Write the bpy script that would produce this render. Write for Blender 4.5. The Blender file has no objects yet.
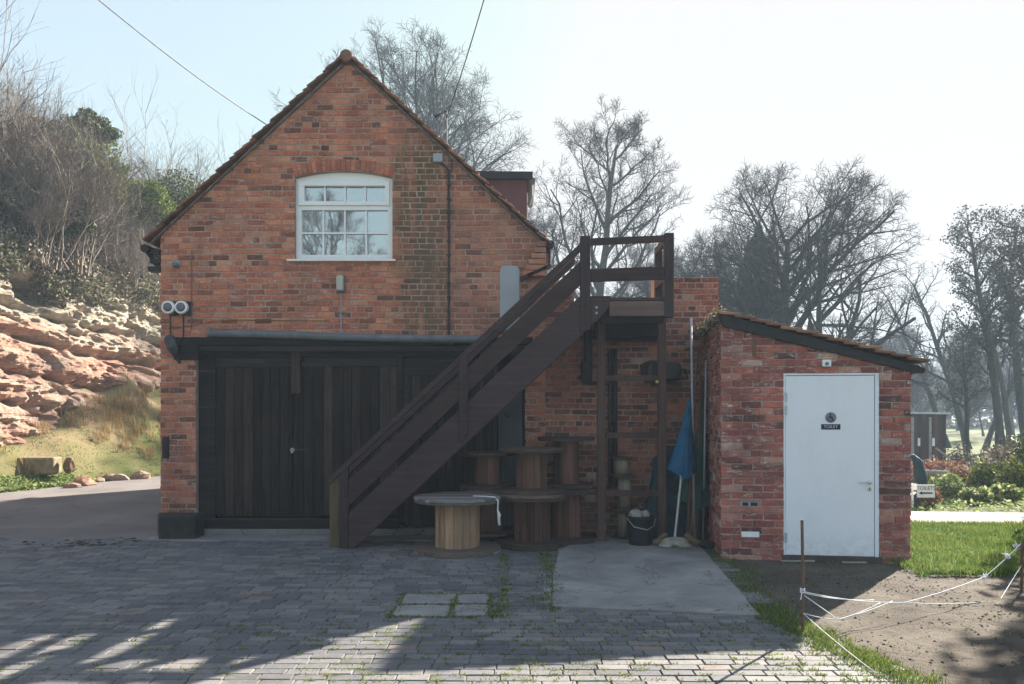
import bpy, math, random
from mathutils import Vector, Matrix, noise as mn
R = math.radians
rng = random.Random(7)
S = bpy.context.scene
C = S.collection

# ------------------------------------------------------------------ camera, sky, sun, exposure
F = 800.0; HX = 512.0; HY = 412.0; EYE = 1.6
def at(px, py, D):
    return Vector(((px-HX)*D/F, D, EYE+(HY-py)*D/F))
def gx(px, D): return (px-HX)*D/F
def gz(py, D): return EYE+(HY-py)*D/F

cam = bpy.data.cameras.new('camera'); co = bpy.data.objects.new('camera', cam); C.objects.link(co)
co.location = (0, 0, EYE); co.rotation_euler = (R(90), 0, 0)
cam.sensor_width = 36; cam.lens = 36*F/1024; cam.shift_y = (HY-342)/1024
cam.clip_start = .05; cam.clip_end = 2000
S.camera = co

SUNV = Vector((1.15, 1.42, 1.0)).normalized()
ELEV = math.asin(SUNV.z); AZ = math.atan2(SUNV.x, SUNV.y)
w = bpy.data.worlds.new('World'); S.world = w; w.use_nodes = True
wt = w.node_tree; wt.nodes.clear()
wo = wt.nodes.new('ShaderNodeOutputWorld'); wb = wt.nodes.new('ShaderNodeBackground'); sk = wt.nodes.new('ShaderNodeTexSky')
sk.sky_type = 'NISHITA'; sk.sun_disc = False; sk.sun_elevation = ELEV; sk.sun_rotation = AZ
sk.air_density = 1.0; sk.dust_density = 1.6; sk.ozone_density = 1.0
wb.inputs[1].default_value = .05
# thin bright cloud veil over the blue, capped where it glares
vm = wt.nodes.new('ShaderNodeMix'); vm.data_type = 'RGBA'; vm.inputs[0].default_value = .6; vm.inputs[7].default_value = (3.1, 3.68, 4.5, 1)
cp = wt.nodes.new('ShaderNodeVectorMath'); cp.operation = 'MINIMUM'; cp.inputs[1].default_value = (3.85, 3.83, 3.82)
wt.links.new(sk.outputs[0], vm.inputs[6]); wt.links.new(vm.outputs[2], cp.inputs[0])
wt.links.new(cp.outputs[0], wb.inputs[0]); wt.links.new(wb.outputs[0], wo.inputs[0])
sl = bpy.data.lights.new('sun', 'SUN'); sl.energy = 5.0; sl.angle = R(.55); sl.color = (1, .9, .76)
so = bpy.data.objects.new('sun', sl); C.objects.link(so); so.location = (20, 25, 18)
so.rotation_euler = SUNV.to_track_quat('Z', 'Y').to_euler()
S.view_settings.view_transform = 'Standard'; S.view_settings.look = 'None'
S.view_settings.exposure = 2.28; S.view_settings.gamma = 1; S.view_settings.use_curve_mapping = False

# ------------------------------------------------------------------ material helpers
def newmat(name):
    m = bpy.data.materials.new(name); m.use_nodes = True
    nt = m.node_tree; b = nt.nodes['Principled BSDF']
    return m, nt, b
def nd(nt, t, **k):
    n = nt.nodes.new(t)
    for a, v in k.items(): setattr(n, a, v)
    return n
def sock(nt, inp, v):
    if isinstance(v, bpy.types.NodeSocket): nt.links.new(v, inp)
    elif isinstance(v, (tuple, list)) and len(v) == 3 and inp.type == 'RGBA': inp.default_value = (*v, 1)
    else: inp.default_value = v
def coord(nt, kind='Object', scale=None, rot=None):
    if kind == 'World': o = nd(nt, 'ShaderNodeNewGeometry').outputs['Position']
    else: o = nd(nt, 'ShaderNodeTexCoord').outputs[kind]
    if scale or rot:
        mp = nd(nt, 'ShaderNodeMapping'); nt.links.new(o, mp.inputs[0])
        if scale: mp.inputs['Scale'].default_value = scale
        if rot: mp.inputs['Rotation'].default_value = rot
        o = mp.outputs[0]
    return o
def noise(nt, co_, scale, detail=4, rough=.55, dist=0):
    n = nd(nt, 'ShaderNodeTexNoise'); nt.links.new(co_, n.inputs['Vector'])
    n.inputs['Scale'].default_value = scale; n.inputs['Detail'].default_value = detail
    n.inputs['Roughness'].default_value = rough; n.inputs['Distortion'].default_value = dist
    return n.outputs[0]
def ramp(nt, fac, stops, interp='LINEAR'):
    n = nd(nt, 'ShaderNodeValToRGB'); n.color_ramp.interpolation = interp
    e = n.color_ramp.elements
    while len(e) < len(stops): e.new(.5)
    for i, (p, c) in enumerate(stops):
        e[i].position = p; e[i].color = (*c, 1) if isinstance(c, (tuple, list)) else (c, c, c, 1)
    sock(nt, n.inputs[0], fac); return n.outputs[0]
def mix(nt, fac, a, b, blend='MIX'):
    n = nd(nt, 'ShaderNodeMix', data_type='RGBA', blend_type=blend)
    sock(nt, n.inputs[0], fac); sock(nt, n.inputs[6], a); sock(nt, n.inputs[7], b); return n.outputs[2]
def math_(nt, op, a, b=0.0, clamp=False):
    n = nd(nt, 'ShaderNodeMath', operation=op); n.use_clamp = clamp
    sock(nt, n.inputs[0], a); sock(nt, n.inputs[1], b); return n.outputs[0]
def rng_(nt, v, a, b, lo=0.0, hi=1.0):
    n = nd(nt, 'ShaderNodeMapRange', interpolation_type='SMOOTHSTEP')
    sock(nt, n.inputs[0], v)
    for i, q in zip((1, 2, 3, 4), (a, b, lo, hi)): n.inputs[i].default_value = q
    return n.outputs[0]
def attr(nt, name='rnd'):
    n = nd(nt, 'ShaderNodeAttribute'); n.attribute_name = name; return n.outputs['Fac']
def bump(nt, b, h, strength=.4, dist=.01):
    n = nd(nt, 'ShaderNodeBump'); n.inputs['Strength'].default_value = strength; n.inputs['Distance'].default_value = dist
    sock(nt, n.inputs['Height'], h); nt.links.new(n.outputs[0], b.inputs['Normal'])
def fin(b, nt, colr, rough=.8, spec=.3):
    sock(nt, b.inputs['Base Color'], colr); sock(nt, b.inputs['Roughness'], rough); b.inputs['Specular IOR Level'].default_value = spec
def simple(name, c, rough=.7, var=.25, scale=8, bs=.25, bd=.004, spec=.3, metal=0):
    m, nt, b = newmat(name); o = coord(nt)
    n1 = noise(nt, o, scale, 5, .6)
    dark = tuple(x*(1-var) for x in c); lite = tuple(min(1, x*(1+var)) for x in c)
    fin(b, nt, ramp(nt, n1, [(.3, dark), (.7, lite)]), rough, spec)
    b.inputs['Metallic'].default_value = metal
    bump(nt, b, noise(nt, o, scale*8, 4), bs, bd)
    return m
def wood(name, c, axis='Z', var=.35, scale=14, rough=.75, stretch=.06, pale=None, rv=(.5, 1.0, 1.75)):
    """weathered timber with grain stretched along an axis, one tint per board (rnd)"""
    m, nt, b = newmat(name)
    sc = {'X': (stretch, 1, 1), 'Y': (1, stretch, 1), 'Z': (1, 1, stretch)}[axis]
    o = coord(nt, 'Object', sc)
    g = noise(nt, o, scale*3, 6, .65, .4); n2 = noise(nt, coord(nt), 2.3, 4)
    dark = tuple(x*(1-var) for x in c); lite = tuple(x*(1+var) for x in c)
    col = ramp(nt, g, [(.3, dark), (.72, lite)])
    col = mix(nt, rng_(nt, n2, .4, .75, 0, .5), col, tuple(x*.55 for x in c))
    a = attr(nt)
    col = mix(nt, 1.0, col, ramp(nt, a, [(0, rv[0]), (.6, rv[1]), (1, rv[2])]), 'MULTIPLY')
    if pale:
        p = rng_(nt, noise(nt, o, scale*1.3, 7, .75), .58, .72, 0, .8)
        col = mix(nt, p, col, pale)
    fin(b, nt, col, rough, .15)
    bump(nt, b, g, .6, .004)
    return m

# ------------------------------------------------------------------ mesh helpers
class MB:
    def __init__(s): s.v = []; s.f = []; s.r = []
    def poly(s, pts, r=0.5):
        n = len(s.v); s.v += [tuple(p) for p in pts]; s.f.append(tuple(range(n, n+len(pts)))); s.r.append(r)
    def add(s, vs, fs, r=.5):
        n = len(s.v); s.v += [tuple(p) for p in vs]
        for f in fs: s.f.append(tuple(n+i for i in f)); s.r.append(r)
    def box(s, x0, x1, y0, y1, z0, z1, r=.5):
        if x0 > x1: x0, x1 = x1, x0
        if y0 > y1: y0, y1 = y1, y0
        if z0 > z1: z0, z1 = z1, z0
        s.add([(x0,y0,z0),(x1,y0,z0),(x1,y1,z0),(x0,y1,z0),(x0,y0,z1),(x1,y0,z1),(x1,y1,z1),(x0,y1,z1)],
              [(0,3,2,1),(4,5,6,7),(0,1,5,4),(1,2,6,5),(2,3,7,6),(3,0,4,7)], r)
    def obox(s, c, ax, ay, az, r=.5):
        """oriented box from centre and three half axes"""
        c = Vector(c); vs = []
        for k in (-1, 1):
            for (i, j) in ((-1,-1),(1,-1),(1,1),(-1,1)): vs.append(c+ax*i+ay*j+az*k)
        s.add(vs, [(0,3,2,1),(4,5,6,7),(0,1,5,4),(1,2,6,5),(2,3,7,6),(3,0,4,7)], r)
    def beam(s, p0, p1, w, h, r=.5, up=Vector((0,0,1))):
        p0 = Vector(p0); p1 = Vector(p1); d = (p1-p0); l = d.length; d.normalize()
        sd = d.cross(up)
        if sd.length < 1e-4: sd = Vector((1,0,0))
        sd.normalize(); u = sd.cross(d)
        s.obox((p0+p1)/2, d*(l/2), sd*(w/2), u*(h/2), r)
    def prism(s, poly, y0, y1, r=.5):
        """(x, z) outline extruded along y"""
        n = len(poly)
        ar = sum(poly[i][0]*poly[(i+1)%n][1]-poly[(i+1)%n][0]*poly[i][1] for i in range(n))
        if ar < 0: poly = poly[::-1]
        vs = [(x, y0, z) for x, z in poly]+[(x, y1, z) for x, z in poly]
        fs = [tuple(range(n)), tuple(range(2*n-1, n-1, -1))]
        for i in range(n):
            j = (i+1) % n; fs.append((j, i, i+n, j+n))
        s.add(vs, fs, r)
    def slab(s, poly, z0, z1, r=.5):
        """(x, y) outline extruded along z"""
        n = len(poly)
        ar = sum(poly[i][0]*poly[(i+1)%n][1]-poly[(i+1)%n][0]*poly[i][1] for i in range(n))
        if ar < 0: poly = poly[::-1]
        vs = [(x, y, z0) for x, y in poly]+[(x, y, z1) for x, y in poly]
        fs = [tuple(range(n-1, -1, -1)), tuple(range(n, 2*n))]
        for i in range(n):
            j = (i+1) % n; fs.append((i, j, j+n, i+n))
        s.add(vs, fs, r)
    def tube(s, pts, rad, n=8, caps=True, r=.5):
        pts = [Vector(p) for p in pts]
        if not isinstance(rad, (list, tuple)): rad = [rad]*len(pts)
        b0 = len(s.v); pu = None
        for i, p in enumerate(pts):
            d = (pts[min(i+1, len(pts)-1)]-pts[max(i-1, 0)])
            if d.length < 1e-9: d = Vector((0,0,1))
            d.normalize()
            if pu is None:
                a = Vector((0,0,1)) if abs(d.z) < .9 else Vector((1,0,0))
            else: a = pu
            sd = d.cross(a)
            if sd.length < 1e-6: sd = d.orthogonal()
            sd.normalize(); u = sd.cross(d); pu = u
            for k in range(n):
                t = 2*math.pi*k/n; s.v.append(tuple(p+(sd*math.cos(t)+u*math.sin(t))*rad[i]))
        for i in range(len(pts)-1):
            for k in range(n):
                a0 = b0+i*n+k; a1 = b0+i*n+(k+1) % n
                s.f.append((a0, a1, a1+n, a0+n)); s.r.append(r)
        if caps:
            s.f.append(tuple(b0+k for k in range(n-1, -1, -1))); s.r.append(r)
            e = b0+(len(pts)-1)*n; s.f.append(tuple(e+k for k in range(n))); s.r.append(r)
    def lathe(s, c, prof, n=32, r=.5, ax=None):
        """prof = (radius, height) list; axis z, or any axis vector"""
        c = Vector(c); ax = Vector(ax or (0,0,1)).normalized()
        e1 = ax.orthogonal().normalized(); e2 = ax.cross(e1); b0 = len(s.v)
        for (q, h) in prof:
            for k in range(n):
                t = 2*math.pi*k/n; s.v.append(tuple(c+ax*h+(e1*math.cos(t)+e2*math.sin(t))*q))
        for i in range(len(prof)-1):
            for k in range(n):
                a0 = b0+i*n+k; a1 = b0+i*n+(k+1) % n
                s.f.append((a0, a1, a1+n, a0+n)); s.r.append(r)
        s.f.append(tuple(b0+k for k in range(n-1, -1, -1))); s.r.append(r)
        e = b0+(len(prof)-1)*n; s.f.append(tuple(e+k for k in range(n))); s.r.append(r)
    def rock(s, c, rx, ry, rz, seed=0, r=.5, sub=2):
        import bmesh
        bm = bmesh.new(); bmesh.ops.create_icosphere(bm, subdivisions=sub, radius=1)
        vs = []
        for v in bm.verts:
            q = v.co; f = 1+.35*mn.noise(q*1.3+Vector((seed*3.1, seed, 0)))+.12*mn.noise(q*4+Vector((seed, 0, 9)))
            vs.append((c[0]+q.x*rx*f, c[1]+q.y*ry*f, c[2]+q.z*rz*f))
        s.add(vs, [tuple(v.index for v in f.verts) for f in bm.faces], r); bm.free()

def obj(name, mb, mat, parent=None, origin=None, smooth=False, bevel=0, local=False):
    me = bpy.data.meshes.new(name)
    if parent is not None and not local:
        M = parent_world(parent).inverted()
        vs = [M @ Vector(v) for v in mb.v]; loc = None
    elif parent is None:
        if origin is None:
            n = len(mb.v); xs = [v[0] for v in mb.v]; ys = [v[1] for v in mb.v]; zs = [v[2] for v in mb.v]
            origin = ((min(xs)+max(xs))/2, (min(ys)+max(ys))/2, min(zs))
        loc = Vector(origin); vs = [Vector(v)-loc for v in mb.v]
    else: vs = mb.v; loc = None
    me.from_pydata([tuple(v) for v in vs], [], mb.f); me.update()
    a = me.attributes.new('rnd', 'FLOAT', 'FACE'); a.data.foreach_set('value', mb.r)
    if smooth: me.polygons.foreach_set('use_smooth', [True]*len(me.polygons))
    me.materials.append(mat)
    o = bpy.data.objects.new(name, me); C.objects.link(o)
    if parent is not None: o.parent = parent
    elif loc is not None: o.location = loc
    if bevel:
        b = o.modifiers.new('bevel', 'BEVEL'); b.width = bevel; b.segments = 2; b.limit_method = 'ANGLE'; b.angle_limit = R(40)
    return o
def parent_world(o):
    M = Matrix.Identity(4)
    while o is not None:
        M = Matrix.Translation(o.location) @ o.rotation_euler.to_matrix().to_4x4() @ Matrix.Diagonal((*o.scale, 1)) @ M
        o = o.parent
    return M
def tag(o, label, cat, group=None, kind=None):
    o['label'] = label; o['category'] = cat
    if group: o['group'] = group
    if kind: o['kind'] = kind
    return o
def thing(name, label, cat, loc, rz=0, group=None):
    e = bpy.data.objects.new(name, None); C.objects.link(e); e.location = loc; e.rotation_euler = (0, 0, rz)
    e.empty_display_size = .1
    return tag(e, label, cat, group)
def struct(o): o['kind'] = 'structure'; return o
def sub(name, mb, mat, parent, **k): return obj(name, mb, mat, parent, **k)
def dup(root, loc, rz=0, sc=1, label=None, group=None):
    r = root.copy(); C.objects.link(r); r.location = loc; r.rotation_euler = (0, 0, rz)
    r.scale = (sc, sc, sc) if not isinstance(sc, tuple) else sc
    if label: r['label'] = label
    if group: r['group'] = group
    for ch in list(root.children):
        c = ch.copy(); C.objects.link(c); c.parent = r
        for g in list(ch.children):
            d = g.copy(); C.objects.link(d); d.parent = c
    return r

# ------------------------------------------------------------------ convex clipping for real brickwork
def clip(poly, a, b, c):
    """keep a*x+b*y+c >= 0"""
    out = []; n = len(poly)
    for i in range(n):
        p = poly[i]; q = poly[(i+1) % n]
        dp = a*p[0]+b*p[1]+c; dq = a*q[0]+b*q[1]+c
        if dp >= 0: out.append(p)
        if (dp > 0 and dq < 0) or (dp < 0 and dq > 0):
            t = dp/(dp-dq); out.append((p[0]+(q[0]-p[0])*t, p[1]+(q[1]-p[1])*t))
    return out
def halfplanes(poly):
    n = len(poly); hp = []
    ar = sum(poly[i][0]*poly[(i+1)%n][1]-poly[(i+1)%n][0]*poly[i][1] for i in range(n))
    if ar < 0: poly = poly[::-1]
    for i in range(n):
        p = poly[i]; q = poly[(i+1) % n]; dx = q[0]-p[0]; dy = q[1]-p[1]
        hp.append((-dy, dx, dy*p[0]-dx*p[1]))
    return hp
def area(p): return abs(sum(p[i][0]*p[(i+1)%len(p)][1]-p[(i+1)%len(p)][0]*p[i][1] for i in range(len(p))))/2 if len(p) > 2 else 0
def subtract(polys, hole):
    hps = halfplanes(hole); out = []
    for p in polys:
        cur = p
        for (a, b, c) in hps:
            o = clip(cur, -a, -b, -c)
            if area(o) > 1e-6: out.append(o)
            cur = clip(cur, a, b, c)
            if area(cur) < 1e-6: break
    return out
def inset(p, d):
    cx = sum(q[0] for q in p)/len(p); cy = sum(q[1] for q in p)/len(p)
    out = []
    for q in p:
        vx, vy = cx-q[0], cy-q[1]
        out.append((q[0]+max(-d*1.4, min(d*1.4, vx*.5*math.copysign(1,1))) if abs(vx) < d*2 else q[0]+math.copysign(d, vx),
                    q[1]+math.copysign(min(d, abs(vy)*.5), vy)))
    return out
def brick_field(mb, fr, u0, u1, v0, v1, outline, holes, rg, L=.225, H=.075, gap=.0145, depth=.009, jit=.0026, bond='english', dep_j=.004, hide=0, rowwave=0):
    """lays single bricks; fr(u, v, w) gives the world point (w outwards)"""
    ohp = [halfplanes(o) for o in outline] ; row = 0; v = v0
    while v < v1:
        header = (row % 4 == 3) if bond == 'english' else False
        bl = L/2 if header else L
        off = (bl/2 if row % 2 else 0) + rg.uniform(-.012, .012)
        if header: off = L/4
        u = u0-off
        while u < u1:
            l = bl*(1+rg.uniform(-.03, .03)); 
            a, b = u+gap/2, u+l-gap/2; c, d = v+gap/2, v+H-gap/2
            j = lambda: rg.uniform(-jit, jit)
            dz = rowwave*mn.noise(Vector((u*.6, v*.35, 3)))
            m1, m2 = a+(b-a)*.33, a+(b-a)*.68
            ch = lambda: rg.choice((0, 0, 0, .006))*rg.random()
            base = [(a+j()+ch(), c+j()+dz+ch()), (m1, c+j()+dz), (m2, c+j()+dz), (b+j()-ch(), c+j()+dz+ch()), (b+j()-ch(), d+j()+dz-ch()), (m2, d+j()+dz), (m1, d+j()+dz), (a+j()+ch(), d+j()+dz-ch())]
            rv = rg.random(); dp = depth+rg.uniform(-dep_j, dep_j)
            if rg.random() < hide: dp = depth*.3
            tl = rg.uniform(-.0025, .0025)
            pcs = []
            for hp in ohp:
                p = base
                for (A, B, Cc) in hp:
                    p = clip(p, A, B, Cc)
                    if len(p) < 3: break
                if len(p) > 2 and area(p) > 2e-4: pcs.append(p)
            for h in holes: pcs = subtract(pcs, h)
            for p in pcs:
                if area(p) < 3e-4: continue
                ar = sum(p[i][0]*p[(i+1)%len(p)][1]-p[(i+1)%len(p)][0]*p[i][1] for i in range(len(p)))
                if ar < 0: p = p[::-1]
                q = inset(p, .0028); n = len(p)
                vs = [fr(x, y, -.004) for x, y in p]+[fr(x, y, dp*.7+tl*(x-a)/l) for x, y in p]+[fr(x, y, dp+tl*(x-a)/l) for x, y in q]
                fs = [tuple(range(2*n, 3*n))]
                for i in range(n):
                    k = (i+1) % n; fs.append((i, k, k+n, i+n)); fs.append((i+n, k+n, k+2*n, i+2*n))
                mb.add(vs, fs, rv)
            u += l
        v += H; row += 1

# ------------------------------------------------------------------ materials
def brick_mat(name, pal, chalk=.25, soot=.4, scale_w=1.0, green=None, chalkcol=(.55, .5, .47), worldstain=None):
    m, nt, b = newmat(name); o = coord(nt, 'World')
    a = attr(nt)
    col = ramp(nt, a, pal, 'LINEAR')
    f = noise(nt, o, 38, 6, .7); col = mix(nt, 1.0, col, ramp(nt, f, [(.25, .62), (.75, 1.35)]), 'MULTIPLY')
    col = mix(nt, 1.0, col, ramp(nt, noise(nt, o, 2.6, 6, .7, .6), [(.3, (.62, .6, .62)), (.5, (1, 1, 1)), (.72, (1.22, 1.12, 1.02))]), 'MULTIPLY')
    col = mix(nt, 1.0, col, ramp(nt, noise(nt, coord(nt, 'World', (1.6, 1.6, .35)), 1.7, 5, .65, .3), [(.35, (.78, .74, .74)), (.6, (1.05, 1.03, 1.0))]), 'MULTIPLY')
    big = noise(nt, o, 1.1, 5, .6, .5); col = mix(nt, rng_(nt, big, .5, .75, 0, soot), col, (.085, .06, .055))
    wh = noise(nt, coord(nt, 'World', (1, 1, 2.4)), 9, 8, .78, .5)
    col = mix(nt, rng_(nt, wh, .525, .67, 0, chalk), col, chalkcol)
    if green:
        for (x0, x1, z0, z1, amt, gc) in green:
            sp = nd(nt, 'ShaderNodeSeparateXYZ'); nt.links.new(o, sp.inputs[0])
            wob = math_(nt, 'MULTIPLY', math_(nt, 'SUBTRACT', noise(nt, o, 3.2, 4), .5), .8)
            xx = math_(nt, 'ADD', sp.outputs[0], wob); zz = math_(nt, 'ADD', sp.outputs[2], wob)
            e = .22
            k = math_(nt, 'MULTIPLY', rng_(nt, xx, x0-e, x0+e), rng_(nt, xx, x1-e, x1+e, 1, 0))
            k = math_(nt, 'MULTIPLY', k, rng_(nt, zz, z0-e, z0+e)); k = math_(nt, 'MULTIPLY', k, rng_(nt, zz, z1-e, z1+e, 1, 0))
            k = math_(nt, 'MULTIPLY', k, rng_(nt, noise(nt, coord(nt, 'World', (6, 6, .8)), 1.6, 5, .6), .3, .62, .15, amt))
            col = mix(nt, k, col, gc)
    fin(b, nt, col, .9, .15)
    bump(nt, b, noise(nt, o, 90, 5, .7), .55, .004)
    return m
STAIN = [(-1.5, -.8, 2.55, 5.2, .95, (.085, .075, .035)), (-3.5, -2.4, 4.5, 7, .0, (.2, .1, .08)), (-5, -4, -.3, .5, .6, (.06, .06, .04)), (.6, 2.4, -.3, .5, .6, (.05, .05, .035)),
         (-1.4, .6, 2.55, 4.4, .45, (.16, .10, .085))]
M = {}
M['brick'] = brick_mat('weathered_orange_brick', [(0, (.15, .065, .05)), (.08, (.24, .1, .07)), (.2, (.42, .14, .09)), (.6, (.50, .185, .11)), (.88, (.58, .27, .17)), (1, (.30, .11, .09))], .6, .5, green=STAIN)
M['wallbrick'] = brick_mat('old_dark_red_brick', [(0, (.10, .05, .045)), (.3, (.24, .09, .07)), (.6, (.34, .12, .085)), (.9, (.42, .19, .12)), (1, (.2, .1, .08))], .4, .7, green=STAIN)
M['shedbrick'] = brick_mat('mottled_reclaimed_brick', [(0, (.13, .06, .055)), (.14, (.22, .08, .07)), (.45, (.31, .095, .08)), (.75, (.38, .135, .105)), (.93, (.42, .2, .16)), (1, (.46, .33, .29))], .95, .5, chalkcol=(.56, .47, .46))
M['arch'] = brick_mat('arch_brick', [(0, (.34, .12, .08)), (1, (.52, .2, .125))], .5, .4)
def mortar_mat(name, c, c2):
    m, nt, b = newmat(name); o = coord(nt, 'World')
    col = ramp(nt, noise(nt, o, 2.2, 6, .65), [(.35, c2), (.65, c)])
    col = mix(nt, rng_(nt, noise(nt, o, 30, 4), .45, .7, 0, .5), col, c2)
    fin(b, nt, col, .95, .1); bump(nt, b, noise(nt, o, 120, 4), .6, .004); return m
M['mortar'] = mortar_mat('lime_mortar', (.47, .35, .29), (.27, .18, .145))
M['shedmortar'] = mortar_mat('sandy_mortar', (.5, .43, .39), (.28, .22, .2))
M['render'] = simple('side_brick', (.3, .13, .09), .9)
M['gate'] = wood('black_stained_boards', (.030, .021, .018), 'Z', .6, 10, .85, pale=(.085, .068, .058))
M['gateh'] = wood('black_stained_beam', (.023, .019, .02), 'X', .5, 10, .75, pale=(.08, .075, .075))
M['stair'] = wood('dark_brown_stained_timber', (.056, .035, .037), 'X', .3, 9, .6, pale=(.085, .062, .058))
M['stairv'] = wood('dark_brown_stained_post', (.05, .033, .035), 'Z', .3, 9, .6, pale=(.08, .06, .056))
M['mossy'] = wood('mossy_post', (.075, .062, .032), 'Z', .4, 9, .8)
M['leg'] = wood('brown_leg', (.075, .045, .038), 'Z', .4, 9, .7)
M['reelpale'] = wood('bare_pine_staves', (.36, .235, .15), 'Z', .35, 12, .75, pale=(.24, .2, .17), rv=(.8, 1.0, 1.2))
M['reeldark'] = wood('brown_reel_staves', (.115, .06, .045), 'Z', .4, 12, .75)
M['reeltop'] = wood('grey_weathered_disc', (.16, .145, .14), 'X', .5, 12, .8, pale=(.6, .62, .66))
M['reelflange'] = wood('dark_wood_disc', (.085, .06, .05), 'X', .5, 12, .8, pale=(.19, .15, .12))
M['white'] = simple('white_upvc', (.8, .81, .82), .35, .04, 3, .05)
M['door'] = simple('white_door_paint', (.74, .79, .88), .42, .06, 2.2, .08, .002)
M['grey'] = simple('grey_plastic', (.12, .13, .145), .5, .25, 6)
M['pipe'] = simple('black_pipe', (.018, .018, .021), .45, .3, 6)
M['greyboard'] = simple('pale_grey_board', (.33, .36, .4), .8, .1, 3)
def doormat():
    m, nt, b = newmat('scuffed_white_door'); o = coord(nt, 'Object'); sp = nd(nt, 'ShaderNodeSeparateXYZ'); nt.links.new(o, sp.inputs[0])
    c = mix(nt, rng_(nt, noise(nt, coord(nt, 'Object', (1, 1, .4)), 3.5, 6, .7), .45, .7, 0, .35), (.76, .80, .87), (.64, .68, .74))
    foot = math_(nt, 'MULTIPLY', rng_(nt, sp.outputs[2], .0, .45, 1, 0), rng_(nt, noise(nt, o, 9, 7, .75), .42, .62))
    c = mix(nt, math_(nt, 'MULTIPLY', foot, .28), c, (.36, .33, .29))
    c = mix(nt, rng_(nt, noise(nt, coord(nt, 'Object', (1, 1, 6)), 12, 6, .8), .64, .7, 0, .3), c, (.45, .45, .46))
    fin(b, nt, c, .38, .4); bump(nt, b, noise(nt, o, 40, 4), .08, .002); return m
M['doorleaf'] = doormat()
M['metal'] = simple('steel', (.6, .6, .62), .3, .15, 10, .1, .002, .5, 1)
M['galv'] = simple('galvanised', (.45, .47, .5), .45, .2, 10, .2, .002, .5, .7)
M['blackiron'] = simple('black_iron', (.02, .02, .022), .6, .4, 10)
M['rust'] = simple('rusty_iron', (.16, .075, .045), .9, .4, 30)
M['tile'] = brick_mat('clay_tile', [(0, (.13, .08, .06)), (.5, (.24, .125, .085)), (1, (.34, .2, .13))], .45, .5, chalkcol=(.22, .2, .16))
M['dormer'] = simple('oxblood_board', (.10, .045, .05), .7, .15, 4)
M['fascia'] = simple('black_fascia', (.012, .012, .016), .5, .3, 5)
M['blue'] = simple('blue_cloth', (.008, .105, .22), .8, .3, 7, .4, .01)
M['teal'] = simple('dark_teal_tarp', (.01, .045, .06), .7, .5, 4, .5, .02)
M['greencloth'] = simple('green_cloth', (.03, .1, .08), .8, .4, 6, .5, .02)
M['tub'] = simple('black_tub', (.012, .013, .016), .35, .3, 5)
M['stone'] = simple('pale_stone', (.3, .28, .24), .9, .3, 9, .6, .01)
M['blackstone'] = simple('tarred_stone', (.02, .021, .02), .8, .5, 9, .6, .01)
M['log'] = wood('split_log', (.19, .13, .075), 'X', .4, 10, .85)
M['rope'] = simple('white_rope', (.72, .75, .8), .8, .1, 30)
M['cable'] = simple('cable_sheath', (.03, .03, .035), .6, .2, 10)
M['cablepale'] = simple('pale_cable', (.2, .2, .21), .6, .2, 10)
M['navy'] = simple('navy_plate', (.01, .016, .045), .4, .1, 5)
M['plate'] = simple('grey_plate', (.16, .19, .25), .4, .1, 5)
M['letter'] = simple('pale_letter', (.5, .55, .65), .5, .05, 5)
M['ink'] = simple('black_ink', (.008, .008, .01), .5, .05, 5)
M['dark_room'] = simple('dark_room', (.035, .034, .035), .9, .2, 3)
M['lace'] = simple('net_curtain', (.42, .45, .47), .9, .15, 20)
M['cabin'] = wood('brown_cabin_boards', (.075, .045, .045), 'Z', .3, 6, .8)
M['stake'] = simple('rusty_stake', (.13, .075, .055), .9, .35, 20)

def concrete():
    m, nt, b = newmat('worn_concrete'); o = coord(nt, 'World')
    n1 = noise(nt, o, 1.6, 7, .65, .4); n2 = noise(nt, coord(nt, 'World', (.5, 2.2, 1)), 2.4, 7, .7, .6)
    c = ramp(nt, n1, [(.25, (.13, .127, .13)), (.55, (.23, .225, .225)), (.75, (.32, .31, .30))])
    c = mix(nt, rng_(nt, n2, .55, .72, 0, .55), c, (.42, .41, .4))
    c = mix(nt, rng_(nt, noise(nt, o, 60, 4, .7), .5, .75, 0, .35), c, (.09, .09, .09))
    ck = rng_(nt, math_(nt, 'ABSOLUTE', math_(nt, 'SUBTRACT', noise(nt, o, .55, 6, .6, .6), .5)), 0, .0035, .8, 0)
    c = mix(nt, ck, c, (.05, .05, .045))
    c = mix(nt, rng_(nt, noise(nt, o, 4.5, 7, .75), .55, .7, 0, .55), c, (.13, .13, .125))
    fin(b, nt, c, .88, .2); bump(nt, b, noise(nt, o, 70, 6, .7), .8, .008); return m
M['concrete'] = concrete()
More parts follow.
